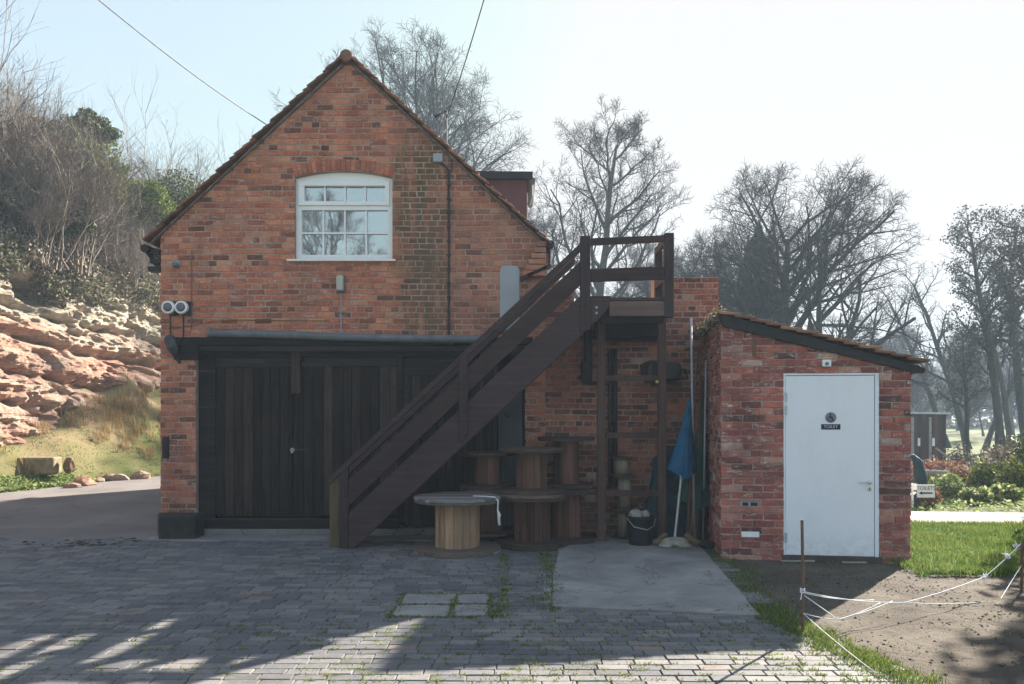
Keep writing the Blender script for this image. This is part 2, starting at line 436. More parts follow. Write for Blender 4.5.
def paver_mat():
    m, nt, b = newmat('blue_grey_pavers'); o = coord(nt, 'World'); a = attr(nt)
    c = ramp(nt, a, [(0, (.072, .075, .088)), (.35, (.095, .097, .108)), (.7, (.125, .124, .132)), (.9, (.16, .156, .155)), (.98, (.16, .145, .145)), (1, (.18, .125, .11))])
    c = mix(nt, 1.0, c, ramp(nt, noise(nt, o, 45, 6, .7), [(.25, .65), (.75, 1.35)]), 'MULTIPLY')
    c = mix(nt, rng_(nt, noise(nt, o, .8, 5, .6), .4, .7, 0, .4), c, (.20, .195, .19))
    c = mix(nt, rng_(nt, noise(nt, coord(nt, 'World', (1, 3, 1)), 16, 6, .75), .52, .7, 0, .38), c, (.23, .225, .215))
    c = mix(nt, rng_(nt, noise(nt, o, 5, 6, .7), .58, .72, 0, .5), c, (.06, .065, .045))
    c = mix(nt, rng_(nt, noise(nt, coord(nt, 'World', (1, 1.4, 1)), 1.7, 7, .75, .7), .52, .66, 0, .55), c, (.055, .052, .042))
    fin(b, nt, c, .8, .25); bump(nt, b, noise(nt, o, 110, 5, .7), .7, .005); return m
M['paver'] = paver_mat()
def tarmac():
    m, nt, b = newmat('old_tarmac'); o = coord(nt, 'World')
    c = ramp(nt, noise(nt, o, .7, 6, .6), [(.3, (.125, .115, .115)), (.7, (.2, .185, .18))])
    c = mix(nt, rng_(nt, noise(nt, o, 2.4, 6, .7, .8), .56, .7, 0, .6), c, (.07, .065, .05))
    c = mix(nt, 1.0, c, ramp(nt, noise(nt, o, 90, 4, .8), [(.3, .6), (.7, 1.4)]), 'MULTIPLY')
    fin(b, nt, c, .9, .2); bump(nt, b, noise(nt, o, 140, 4, .8), .6, .006); return m
M['tarmac'] = tarmac()
def dirt():
    m, nt, b = newmat('bare_trodden_earth'); o = coord(nt, 'World')
    n1 = noise(nt, o, 1.3, 7, .65, .5)
    c = ramp(nt, n1, [(.3, (.06, .05, .043)), (.55, (.105, .088, .073)), (.75, (.16, .138, .115))])
    c = mix(nt, rng_(nt, noise(nt, coord(nt, 'World', (1, 1.6, 1)), 9, 7, .72), .55, .66, 0, .75), c, (.035, .03, .026))
    c = mix(nt, rng_(nt, noise(nt, o, .9, 4, .6), .6, .75, 0, .5), c, (.07, .095, .03))
    fin(b, nt, c, .95, .15)
    bump(nt, b, noise(nt, o, 26, 8, .75), .9, .03); return m
M['dirt'] = dirt()
def grassground(name, c1, c2, c3):
    m, nt, b = newmat(name); o = coord(nt, 'World')
    c = ramp(nt, noise(nt, o, .5, 6, .6), [(.3, c1), (.7, c2)])
    c = mix(nt, rng_(nt, noise(nt, o, 6, 6, .7), .5, .7, 0, .7), c, c3)
    fin(b, nt, c, .95, .15); bump(nt, b, noise(nt, o, 30, 6, .7), .8, .04); return m
M['field'] = grassground('rough_grass_ground', (.06, .09, .025), (.11, .14, .045), (.12, .11, .06))
M['lawnbed'] = grassground('lawn_ground', (.05, .1, .02), (.09, .15, .03), (.07, .08, .03))
M['bank'] = grassground('bank_soil', (.08, .12, .03), (.25, .18, .11), (.12, .14, .05))
def leafmat(name, pal, rough=.6, trans=.25):
    m, nt, b = newmat(name); a = attr(nt)
    c = ramp(nt, a, pal); fin(b, nt, c, max(rough, .65), .15)
    if trans:
        tr = nd(nt, 'ShaderNodeBsdfTranslucent'); nt.links.new(c, tr.inputs[0])
        ms = nd(nt, 'ShaderNodeMixShader'); ms.inputs[0].default_value = trans
        nt.links.new(b.outputs[0], ms.inputs[1]); nt.links.new(tr.outputs[0], ms.inputs[2])
        nt.links.new(ms.outputs[0], nt.nodes['Material Output'].inputs[0])
    return m
M['blade'] = leafmat('grass_blades', [(0, (.035, .075, .012)), (.6, (.085, .145, .025)), (1, (.18, .2, .06))], .6, .4)
M['weed'] = leafmat('paving_weeds', [(0, (.05, .09, .02)), (.7, (.13, .18, .035)), (1, (.25, .27, .08))], .7, .35)
M['drygrass'] = leafmat('dry_grass', [(0, (.2, .13, .06)), (.6, (.36, .25, .12)), (1, (.5, .4, .22))], .8, .3)
M['ivy'] = leafmat('ivy_leaves', [(0, (.02, .035, .012)), (.45, (.05, .075, .02)), (.8, (.12, .13, .06)), (1, (.3, .28, .18))], .45, .15)
M['holly'] = leafmat('bright_evergreen_leaves', [(0, (.04, .07, .012)), (.6, (.12, .17, .02)), (1, (.22, .24, .05))], .4, .2)
M['brush'] = leafmat('dead_leaves_and_twigs', [(0, (.07, .055, .045)), (.5, (.17, .135, .11)), (.85, (.3, .25, .2)), (1, (.42, .38, .32))], .9, .1)
M['conifer'] = leafmat('dark_evergreen', [(0, (.012, .022, .016)), (1, (.035, .05, .035))], .7, .05)
M['catkin'] = leafmat('dark_catkins', [(0, (.03, .026, .018)), (1, (.08, .07, .045))], .8, .1)
M['redleaf'] = leafmat('rust_shrub_leaves', [(0, (.12, .05, .04)), (.6, (.26, .13, .09)), (1, (.42, .3, .2))], .8, .2)
M['paleleaf'] = leafmat('pale_garden_leaves', [(0, (.08, .13, .04)), (.6, (.2, .27, .08)), (1, (.5, .52, .3))], .7, .35)
M['litter'] = leafmat('leaf_litter', [(0, (.022, .018, .015)), (.8, (.07, .052, .04)), (1, (.22, .18, .14))], .9, 0)
def bark(name, c, c2, green=0):
    m, nt, b = newmat(name); o = coord(nt, 'Object', (1, 1, .3))
    cc = ramp(nt, noise(nt, o, 6, 5, .6), [(.35, c), (.65, c2)])
    if green: cc = mix(nt, rng_(nt, noise(nt, coord(nt), 1.2, 4), .4, .65, 0, green), cc, (.06, .08, .03))
    fin(b, nt, cc, .9, .15); return m
M['bark'] = bark('grey_brown_bark', (.028, .026, .024), (.06, .053, .046), .3)
M['twig'] = bark('dark_twigs', (.022, .019, .018), (.045, .038, .034))
M['twigpale'] = bark('pale_grey_twigs', (.095, .08, .07), (.25, .21, .18))  # paler grey-brown bark for thicket bushes and shrub stems
def glass():
    m, nt, b = newmat('window_glass'); nt.nodes.remove(b)
    g = nd(nt, 'ShaderNodeBsdfGlossy'); g.inputs['Roughness'].default_value = .015; g.inputs[0].default_value = (.9, .95, 1, 1)
    t = nd(nt, 'ShaderNodeBsdfTransparent'); t.inputs[0].default_value = (.85, .88, .88, 1)
    ms = nd(nt, 'ShaderNodeMixShader'); ms.inputs[0].default_value = .36
    nt.links.new(t.outputs[0], ms.inputs[1]); nt.links.new(g.outputs[0], ms.inputs[2])
    nt.links.new(ms.outputs[0], nt.nodes['Material Output'].inputs[0]); return m
M['glass'] = glass()
def rockmat():
    m, nt, b = newmat('layered_sandstone'); o = coord(nt, 'World')
    st = noise(nt, coord(nt, 'World', (.25, .25, 3.2)), 1.5, 7, .65, .5)
    c = ramp(nt, st, [(.25, (.31, .155, .118)), (.42, (.46, .265, .2)), (.6, (.48, .37, .30)), (.8, (.40, .25, .19))])
    sp = nd(nt, 'ShaderNodeSeparateXYZ'); nt.links.new(o, sp.inputs[0])
    wob = math_(nt, 'MULTIPLY', math_(nt, 'SUBTRACT', noise(nt, o, .7, 5), .5), 3.0)
    h = rng_(nt, math_(nt, 'ADD', sp.outputs[2], wob), 3.2, 4.3)
    c = mix(nt, math_(nt, 'MULTIPLY', h, .85), c, ramp(nt, noise(nt, o, 2.5, 6, .7), [(.3, (.36, .33, .26)), (.7, (.58, .53, .44))]))
    c = mix(nt, rng_(nt, noise(nt, o, 1.9, 7, .72, .4), .55, .68, 0, .6), c, (.17, .155, .12))
    c = mix(nt, 1.0, c, ramp(nt, noise(nt, o, 14, 6, .7), [(.25, .65), (.75, 1.25)]), 'MULTIPLY')
    cr = noise(nt, coord(nt, 'World', (.35, .35, 2.6)), 1.3, 6, .6, .8)
    ck = rng_(nt, math_(nt, 'ABSOLUTE', math_(nt, 'SUBTRACT', cr, .5)), .0, .012, .6, 0)
    c = mix(nt, ck, c, (.09, .06, .05))
    fin(b, nt, c, .95, .1); bump(nt, b, noise(nt, coord(nt, 'World', (1, 1, 2.4)), 8, 9, .78), 1.0, .10); return m
M['rock'] = rockmat()

# ------------------------------------------------------------------ the ground
def sstep(a, b, x):
    t = max(0, min(1, (x-a)/(b-a))); return t*t*(3-2*t)
def toe(y): return -10.3+(min(y, 23)-15.8)*.3
def cliffx(y): return -11.4+(y-17)*.09
def ground_z(x, y):
    z = -.05
    z -= .65*sstep(13.5, 27, y)*sstep(-1, 4, x)
    z += .10*mn.noise(Vector((x*.12, y*.12, 0)))*sstep(16, 30, y)
    t = toe(y); c = cliffx(y)
    if x < t and y > -4:
        k = (t-x)/max(.3, t-c)
        hb = .95+1.7*sstep(16.5, 23, y)
        z += hb*sstep(0, 1.15, k)*(.9+.25*mn.noise(Vector((x*.9, y*.9, 4))))
    if x < c-2.0: z += 3.2*sstep(c-2.0, c-3.2, x)+3.6*sstep(c-3.2, c-13, x)
    return z
def grid(name, xs, ys, zf, mat, **k):
    mb = MB(); nx = len(xs); ny = len(ys)
    mb.v = [(x, y, zf(x, y)) for y in ys for x in xs]
    mb.f = [(j*nx+i, j*nx+i+1, (j+1)*nx+i+1, (j+1)*nx+i) for j in range(ny-1) for i in range(nx-1)]
    mb.r = [.5]*len(mb.f)
    return obj(name, mb, mat, smooth=True, **k)
def lin(a, b, n): return [a+(b-a)*i/n for i in range(n+1)]
xs = lin(-160, -26, 14)+lin(-25, -6, 76)[0:]+lin(-5.5, 14, 24)+lin(18, 160, 16)
ys = lin(-70, -6, 10)+lin(-4, 11, 18)+lin(11.5, 30, 70)+lin(32, 60, 14)+lin(70, 300, 12)
g = grid('ground', xs, ys, ground_z, M['field'], origin=(0, 0, 0)); struct(g)

def dirt_edge(y): return 1.98+(6.3-y)*.22 if y < 6.3 else 1.98+(y-6.3)*.08
mb = MB()
def drive_edge(y): return toe(y)+.15+.12*mn.noise(Vector((y*1.3, 0, 0)))
pts = [(4.2, -6), (4.2, 3.5)]
yy = lin(-6, 26, 64)
lft = [(drive_edge(y) if y > 11 else drive_edge(11)-.0*(11-y), y) for y in yy]
for i in range(len(yy)-1):
    a = lft[i]; b = lft[i+1]; rx = dirt_edge(yy[i])+.03 if yy[i] < 10.2 else -4.6
    mb.poly([(a[0], a[1], -.007), (rx, a[1], -.007), (rx, b[1], -.007), (b[0], b[1], -.007)])
o = obj('driveway', mb, M['tarmac'], origin=(-5, 5, -.007)); struct(o)

# pavers: single bricks in stretcher bond
mb = MB(); rg = random.Random(3); y = 3.2; row = 0; L = .21
SL = [(.31, 6.53), (1.94, 6.27), (2.18, 9.3), (.56, 9.3)]   # concrete slab outline
slab_hp = halfplanes([(.30, 6.5), (1.97, 6.24), (2.25, 10.3), (.55, 10.3)])
def inside(hp, x, y): return all(a*x+b*y+c > 0 for a, b, c in hp)
STN = (-.97, -.17, 6.22, 7.04)
while y < 11.6:
    H = .1035
    x = -.70*y-1.6+(L/2 if row % 2 else 0)+rg.uniform(-.03, .03); xe = min(dirt_edge(y)+.1*mn.noise(Vector((y*2, 0, 5))), 2.6)
    skew = .0
    while x < xe:
        L = .21*rg.uniform(.93, 1.07)
        cx, cy = x+L/2, y+H/2+.012*mn.noise(Vector((x*.5, y*.5, 1)))*8*.2
        lim = 9.95+.35*mn.noise(Vector((cx*.9, 0, 2)))+(max(0, -4.6-cx)*.16)
        if cy < lim and not inside(slab_hp, cx, cy) and not (STN[0] < cx < STN[1] and STN[2] < cy < STN[3]):
            yy0 = y+.045*mn.noise(Vector((x*.35, y*.35, 8))); g_ = .0032
            dz = .005*mn.noise(Vector((x*.7, y*.7, 0)))*2+rg.uniform(-.002, .003)
            rr = rg.random()
            t = [rg.uniform(-.0015, .0015) for _ in range(4)]
            A = [(x+g_, yy0+g_), (x+L-g_, yy0+g_), (x+L-g_, yy0+H-g_), (x+g_, yy0+H-g_)]
            vs = [(p[0], p[1], -.02) for p in A]+[(p[0], p[1], dz+t[i]-.003) for i, p in enumerate(A)]
            q = [(x+g_+.004, yy0+g_+.004), (x+L-g_-.004, yy0+g_+.004), (x+L-g_-.004, yy0+H-g_-.004), (x+g_+.004, yy0+H-g_-.004)]
            vs += [(p[0], p[1], dz+t[i]+.002) for i, p in enumerate(q)]
            mb.add(vs, [(8,9,10,11), (0,1,5,4), (1,2,6,5), (2,3,7,6), (3,0,4,7), (4,5,9,8), (5,6,10,9), (6,7,11,10), (7,4,8,11)], rr)
        x += L
    y += H; row += 1
o = obj('brick_paving', mb, M['paver'], origin=(0, 6, 0)); struct(o)

# concrete slab (raised lip of two centimetres) with a narrow strip on its left
je = random.Random(4); mb = MB(); mb.slab([(.335+1.605*i/16+je.uniform(-.01, .01), 6.56-.29*i/16+je.uniform(-.013, .013)) for i in range(17)]+[(1.94+.26*i/14+je.uniform(-.012, .012), 6.27+2.83*i/14) for i in range(1, 14)]+[(2.2, 9.1), (2.3, 10.35), (.56, 10.35), (.53, 9.08), (.40, 7.8)], -.03, .012)
o = obj('concrete_slab', mb, M['concrete'], bevel=.006)
mb = MB(); mb.slab([(.27, 6.62), (.325, 6.6), (.39, 7.8), (.40, 8.0), (.31, 8.02)], -.03, .006)
struct(obj('kerb_strip', mb, M['concrete'])); struct(o)
mb = MB(); mb.box(-4.6, .6, 9.95, 10.35, -.03, .006)
o = obj('concrete_apron', mb, M['concrete']); struct(o)
rg = random.Random(5); q = 0
stone_labels = ['large pale stone flag, rear left of the four set in the brick paving', 'small pale stone flag, rear right of the four set in the brick paving',
                'large pale stone flag, front left of the four set in the brick paving', 'small pale stone flag, front right of the four set in the brick paving']
for (x0, x1, y0, y1) in ((-.93, -.50, 6.66, 7.0), (-.46, -.19, 6.68, 7.0), (-.93, -.52, 6.26, 6.6), (-.47, -.2, 6.26, 6.62)):
    mb = MB(); j = lambda: rg.uniform(-.02, .02)
    mb.slab([(x0+j(), y0+j()), (x1+j(), y0+j()), (x1+j(), y1+j()), ((x0+x1)/2+j(), y1+.01), (x0+j(), y1+j())], -.02, .008)
    o = obj('paving_flag', mb, M['concrete'], bevel=.006); tag(o, stone_labels[q], 'paving slab', 'pale flags set in the brick paving'); q += 1

# bare earth on the right, lawn, path
def dirt_z(x, y):
    return .0+.018*mn.noise(Vector((x*1.1, y*1.1, 0)))+.010*mn.noise(Vector((x*5, y*5, 3)))+.006*mn.noise(Vector((x*14, y*14, 6)))-.02
mb = MB(); nx = 150; ys_ = lin(3, 9.6, 150)
for y in ys_:
    e = dirt_edge(y)+.06*mn.noise(Vector((y*3, 0, 1)))
    xr = 9.5
    for i in range(nx+1):
        t = (i/nx)**1.5; x = e+(xr-e)*t; mb.v.append((x, y, dirt_z(x, y)+.0*t))
mb.f = [(j*(nx+1)+i, j*(nx+1)+i+1, (j+1)*(nx+1)+i+1, (j+1)*(nx+1)+i) for j in range(150) for i in range(nx)]; mb.r = [.5]*len(mb.f)
o = obj('bare_earth', mb, M['dirt'], smooth=True, origin=(4, 6, 0)); struct(o)
def lawn_edge(x): return 7.95+.12*mn.noise(Vector((x*1.7, 0, 0)))+.06*mn.noise(Vector((x*6, 0, 0)))
def path_y(x): return 11.55-.10*(x-5.8)
xs_ = lin(4.32, 16, 60); mb = MB()
for x in xs_:
    for t in lin(0, 1, 20):
        y0 = lawn_edge(x); y1 = path_y(x)+.03; y = y0+(y1-y0)*t
        mb.v.append((x, y, .012-.04*(1-min(1, t*8))+.03*mn.noise(Vector((x*.8, y*.8, 2)))*min(1, t*4)*(1-t)))
mb.f = [(i*21+j, (i+1)*21+j, (i+1)*21+j+1, i*21+j+1) for i in range(60) for j in range(20)]; mb.r = [.5]*len(mb.f)
o = obj('lawn', mb, M['lawnbed'], smooth=True, origin=(6, 9, 0)); struct(o)
mb = MB()
for i in range(40):
    x0 = 3+i*.5; x1 = x0+.5
    mb.poly([(x0, path_y(x0), .008), (x1, path_y(x1), .008), (x1, path_y(x1)+1.35, .008), (x0, path_y(x0)+1.35, .008)])
m, nt, b = newmat('pale_gravel_path'); oo = coord(nt, 'World')
fin(b, nt, ramp(nt, noise(nt, oo, 3, 7, .7), [(.3, (.16, .145, .135)), (.7, (.23, .21, .2))]), .9, .2); bump(nt, b, noise(nt, oo, 90, 4, .8), .6, .006)
o = obj('garden_path', mb, m, origin=(6, 12, 0)); struct(o)

# ------------------------------------------------------------------ grasses and litter
def blade(mb, x, y, z, h, rg, lean=.5, wd=.004, r=None):
    a = rg.uniform(0, 6.283); l = rg.uniform(0, lean)*h; b = rg.uniform(0, 6.283)
    dx, dy = math.cos(a)*wd, math.sin(a)*wd
    mx, my = math.cos(b)*l, math.sin(b)*l; rr = rg.random() if r is None else r
    n = len(mb.v)
    mb.v += [(x-dx, y-dy, z), (x+dx, y+dy, z), (x+mx*.4+dx*.7, y+my*.4+dy*.7, z+h*.6), (x+mx*.4-dx*.7, y+my*.4-dy*.7, z+h*.6), (x+mx, y+my, z+h)]
    mb.f += [(n, n+1, n+2, n+3), (n+3, n+2, n+4)]; mb.r += [rr, rr]
rg = random.Random(11); mb = MB()
for i in range(52000):
    x = 4.0+6.0*rg.random(); y = lawn_edge(x)-.06+(path_y(x)+.02-lawn_edge(x))*rg.random()**.9
    if x > y*.69+.4: continue
    d = mn.noise(Vector((x*2.2, y*2.2, 0))); blade(mb, x, y, .005, (.035+.03*rg.random())*(1+.5*d), rg, .8, .0045, min(1, max(0, rg.random()*.7+.25+.3*d)))
for i in range(2500):   # ragged front edge of the lawn
    x = 4.0+4.5*rg.random(); y = lawn_edge(x)-abs(rg.gauss(0, .07)); blade(mb, x, y, -.01, .03+.04*rg.random(), rg, 1.1, .005)
tag(obj('lawn_grass', mb, M['blade'], origin=(6, 9, 0)), 'short bright green grass of the lawn beside the shed', 'grass', kind='stuff')
# weeds between pavers and along the edges
mb = MB(); rg = random.Random(12)
def tuft(x, y, z, n, h, sp, r=None):
    for _ in range(n): blade(mb, x+rg.gauss(0, sp), y+rg.gauss(0, sp), z, h*rg.uniform(.5, 1.2), rg, 1.2, .004, r)
for i in range(3200):
    y = rg.uniform(4.2, 8.6); x = rg.uniform(-3.2, dirt_edge(y))
    k = mn.noise(Vector((x*1.1, y*.9, 7)))+.35*(x > -.3)+.35*(y < 6.3)-.1
    if inside(slab_hp, x, y) or rg.random() > k*.9: continue
    yr = 3.2+round((y-3.2)/.1035)*.1035
    tuft(x, yr, 0, rg.randint(4, 12), .014, .016)
for i in range(800):
    y = rg.uniform(4.3, 6.0); x = rg.uniform(-2.6, 2.2); yr = 3.2+round((y-3.2)/.1035)*.1035
    if mn.noise(Vector((x*2.3, y*2, 4))) > -.05: tuft(x, yr, 0, rg.randint(6, 16), .015, .018, rg.uniform(.6, 1))
for i in range(130):    # strip beside the slab and round the flags
    y = rg.uniform(6.4, 9.1); tuft(rg.gauss(.37 if y > 7 else .3, .05), y, 0, 9, .028, .02)
    y = rg.uniform(6.2, 9.0); tuft(-.08+(y-6.2)*.0+rg.gauss(0, .035), y, 0, 8, .022, .018)
for i in range(140):
    tuft(rg.uniform(-.97, -.17), rg.choice((6.22, 6.63, 7.02))+rg.gauss(0, .015), 0, 5, .022, .015)
    tuft(rg.choice((-.95, -.48, -.18))+rg.gauss(0, .015), rg.uniform(6.22, 7.02), 0, 5, .022, .015)
for i in range(620):    # grassy edge between paving and earth
    y = rg.uniform(3.6, 6.6); tuft(dirt_edge(y)+rg.gauss(.05, .09), y, -.01, 14, .038, .03)
for i in range(190):
    y = rg.uniform(6.4, 9.0); tuft(dirt_edge(y)+abs(rg.gauss(.05, .15)), y, -.01, 8, .03, .04)
for i in range(120):
    y = rg.uniform(8.0, 8.55); tuft(rg.uniform(2.3, 4.3), y, -.01, 4, .018, .04)
for i in range(260):
    tuft(rg.uniform(2.3, 6), rg.uniform(4, 7.9), -.012, 5, .014, .06)
tag(obj('paving_weeds', mb, M['weed'], origin=(0, 6, 0)), 'tufts of grass and moss growing in paving joints and edges', 'weeds', kind='stuff')
mb = MB(); rg = random.Random(13)
for i in range(3400):
    y = rg.uniform(4.2, 8.2); x = rg.uniform(dirt_edge(y)+.05, 6.5)
    if mn.noise(Vector((x*1.5, y*2.4, 2))) < rg.uniform(-.35, .3): continue
    s = rg.uniform(.003, .013); a = rg.uniform(0, 3.14); z = dirt_z(x, y)+s*.15
    c, d = math.cos(a)*s, math.sin(a)*s
    mb.add([(x-c*1.5, y-d*1.5, z), (x+d, y-c, z+s*.2), (x+c*1.5, y+d*1.5, z), (x-d, y+c, z+s*.1), (x+rg.uniform(-.3,.3)*s, y, z+s*rg.uniform(.4, .9))], [(0,1,4),(1,2,4),(2,3,4),(3,0,4)], rg.random())
for i in range(140):    # rotted leaf heap by the left corner of the building
    x = rg.gauss(-5.15, .28); y = rg.gauss(9.7, .16); s = rg.uniform(.01, .035); z = .0
    mb.rock((x, y, z), s*1.4, s, s*.6, i, rg.random()*.7, 1)
tag(obj('leaf_litter', mb, M['litter'], origin=(4, 6, 0)), 'dark clods and leaf litter scattered over the bare earth', 'leaf litter', kind='stuff')

# ------------------------------------------------------------------ brick building
FY = 10.4
BX0, BX1 = gx(161, FY), gx(545, FY)
AP = (gx(348, FY), gz(59, FY)); LE = (BX0, gz(236, FY)); RE = (BX1, gz(244, FY))
bld = thing('brick_building', 'two storey brick building with steep gable, arched white window and black garage doors', 'building', ((BX0+BX1)/2, FY, 0))
fr = lambda u, v, w: (u, FY-w, v)
gable = [(BX0, -.05), (BX1, -.05), RE, AP, LE]
OPX0, OPX1, OPZ = gx(196, FY), gx(525, FY), gz(343, FY)
WX0, WX1, WZ0, WZ1 = gx(295, FY), gx(392.5, FY), gz(260, FY), gz(177.5, FY)
WC = (WX0+WX1)/2; WR_ = gz(171, FY)-WZ1; half = (WX1-WX0)/2
ARC = (half*half+WR_*WR_)/(2*WR_); ACZ = WZ1+WR_-ARC
def arcpts(rad, hw, n=14):
    return [(WC+hw*(-1+2*i/n), ACZ+math.sqrt(rad*rad-(hw*(-1+2*i/n))**2)) for i in range(n+1)]
hole_door = [(OPX0, -.2), (OPX1, -.2), (OPX1, OPZ), (OPX0, OPZ)]
ext = arcpts(ARC+.15, half+.03)
hole_win = [(WX0, WZ0), (WX1, WZ0), (WX1, WZ1)]+[(WX0, WZ1)]
hole_arch = [(WX0-.03, WZ1-.02), (WX1+.03, WZ1-.02)]+ext[::-1]
mb = MB(); rg = random.Random(21)
brick_field(mb, fr, BX0, BX1, -.03, AP[1], [gable], [hole_door, hole_win, hole_arch], rg, rowwave=.012)
obj('gable_wall', mb, M['brick'], bld)
# voussoirs
mb = MB(); th0 = math.asin((half+.03)/(ARC+.08)); n = 21
for i in range(n):
    t = -th0+(i+.5)*2*th0/n; d = Vector((math.sin(t), 0, math.cos(t))); s = Vector((math.cos(t), 0, -math.sin(t)))
    c = Vector((WC, FY-.0, ACZ))+d*(ARC+.077)
    mb.obox(c+Vector((0, .02, 0)), s*(ARC*2*th0/n/2*.86+.002), Vector((0, .034+rg.uniform(-.002, .002), 0)), d*.071, rg.random())
obj('window_arch', mb, M['arch'], bld, bevel=.003)
# mortar skin, wall body and side walls
mb = MB()
def wallplate(mb, outline, holes, y0):
    pcs = [outline]
    for h in holes: pcs = subtract(pcs, h)
    for p in pcs: mb.prism(p, y0, y0+.2)
wallplate(mb, gable, [hole_door, hole_win, [(WX0, WZ1-.01), (WX1, WZ1-.01)]+arcpts(ARC, half)[::-1]], FY-.003)
obj('mortar', mb, M['mortar'], bld)
BY1 = 20.3
mb = MB(); rg = random.Random(23)
frl = lambda u, v, w: (BX0-w, FY+u, v)
frr = lambda u, v, w: (BX1+w, FY+u, v)
brick_field(mb, lambda u, v, w: (BX0+.0-w, FY+9.9-u, v), 0, 9.9, -.03, LE[1], [[(0, 0), (9.9, 0), (9.9, LE[1]), (0, LE[1])]], [], rg)
obj('side_wall', mb, M['brick'], bld); mb = MB()
brick_field(mb, frr, 0, 9.9, 2.0, RE[1], [[(0, 2.0), (9.9, 2.0), (9.9, RE[1]), (0, RE[1])]], [], rg)
obj('side_wall', mb, M['brick'], bld)
mb = MB(); mb.box(BX0+.003, BX0+.2, FY+.2, BY1, -.05, LE[1]-.1); mb.box(BX1-.2, BX1-.003, FY+.2, BY1, -.05, RE[1]-.1)
mb.prism([(BX0+.003, -.05), (BX1-.003, -.05), (RE[0]-.003, RE[1]), AP, (LE[0]+.003, LE[1])], BY1-.2, BY1)
obj('rear_wall', mb, M['mortar'], bld)
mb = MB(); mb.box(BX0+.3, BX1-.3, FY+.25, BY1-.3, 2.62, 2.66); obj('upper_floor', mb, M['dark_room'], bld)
# roof: two tiled slopes and ridge, with stepped tile ends along the verge
roof = None
for side, (E, sx) in enumerate(((LE, -1), (RE, 1))):
    mb = MB(); eo = .15 if sx < 0 else .05; A = Vector((AP[0], 0, AP[1]+.03)); Ev = Vector((E[0]+sx*eo, 0, E[1]-eo*(.72 if sx < 0 else .93)+.03))
    d = (Ev-A); Lr = d.length; d.normalize(); up = Vector((-d.z*sx, 0, d.x*sx)) if sx > 0 else Vector((d.z, 0, -d.x))
    if up.z < 0: up = -up
    N = 30; rg = random.Random(30+side)
    for i in range(N):
        a = A+d*(Lr*i/N); b = A+d*(Lr*(i+1)/N+.03)
        for k in range(14):
            y0 = FY-.09+k*.7; y1 = min(y0+.698, BY1+.1)
            r_ = rg.random(); j = rg.uniform(-.004, .004)
            o1 = up*(.012+j); o2 = up*(.034+j)
            P = [a+o1*.2, b+o2, b+o2+up*.016, a+o1*.2+up*.016]
            mb.add([(p.x, y0, p.z) for p in P]+[(p.x, y1, p.z) for p in P], [(0,1,2,3),(7,6,5,4),(0,4,5,1),(3,2,6,7),(1,5,6,2),(0,3,7,4)], r_)
    roof = obj('roof', mb, M['tile'], bld)
    # verge: slate-grey mortar fillet with long stepped tiles
    mb = MB(); n = 11 if sx < 0 else 16
    for i in range(n):
        a = A+d*(Lr*i/n)+up*(-.02); b = A+d*(Lr*(i+1)/n+.02)+up*(.01)
        flare = Vector((0, 0, 0))
        th = .03
        P = [a+up*.0, b+up*.0, b+up*th, a+up*(th-.012)]
        mb.add([(p.x, FY-.125-rg.uniform(0, .012), p.z) for p in P]+[(p.x, FY-.0, p.z) for p in P], [(0,1,2,3),(7,6,5,4),(0,4,5,1),(3,2,6,7),(1,5,6,2),(0,3,7,4)], rg.random()*.5)
    sub('verge_tile', mb, M['tile'], roof, bevel=.006)
    mb = MB(); q = MB()
    P = [A+up*-.055+d*.05, Ev+up*-.045, Ev+up*-.022, A+up*-.022]
    mb.add([(p.x, FY-.045, p.z) for p in P]+[(p.x, FY+.02, p.z) for p in P], [(0,1,2,3),(7,6,5,4),(0,4,5,1),(3,2,6,7),(1,5,6,2),(0,3,7,4)], .2)
    sub('verge_fillet', mb, simple('verge_mortar', (.19, .15, .135), .9, .4, 14, .7, .01), roof)
mb = MB()
for k in range(26):
    y0 = FY-.14+k*.4; mb.lathe((AP[0], y0, AP[1]-.01), [(.072, 0), (.08, .01), (.076, .37), (.072, .41)], 20, rng.random(), (0, 1, 0))
sub('ridge', mb, M['tile'], roof)
# left eave end: projecting rafter feet and gutter
mb = MB()
for i, (dx, dz) in enumerate(((-.02, -.12), (-.03, -.24), (.0, -.34))):
    mb.box(BX0-.16-dx, BX0-.005, FY-.05+.01*i, FY+.12, LE[1]+dz-.12, LE[1]+dz-.06)
mb.tube([(BX0-.17, FY-.1, LE[1]-.18), (BX0-.17, BY1, LE[1]-.18)], .055, 10)
mb.beam((BX0-.17, FY+.02, LE[1]-.22), (BX0-.02, FY+.02, LE[1]-.42), .05, .05)
obj('eaves_gutter', mb, M['fascia'], bld)
# right eave: gutter, swan-neck pipe and sunlit corbelled bricks
mb = MB()
mb.tube([(BX1+.06, FY-.12, RE[1]-.03), (BX1+.06, BY1, RE[1]-.03)], .055, 10)
mb.tube([(BX1+.06, FY-.06, RE[1]-.03), (BX1+.055, FY-.06, gz(264, FY)), (gx(549, FY), FY-.07, gz(267, FY))], .022, 8)
mb.beam(at(521, 279, FY-.06), at(551, 266, FY-.06), .10, .045)
obj('gutter', mb, M['fascia'], bld)
mb = MB()
for i in range(6):
    zz = gz(277-i*5.8, FY); xx = gx(523+i*2.7, FY); mb.box(xx, BX1+.012, FY-.11+.012*(5-i)*.0, FY-.005, zz, zz+.066, .7+.05*i)
obj('corbel', mb, M['brick'], bld, bevel=.004)
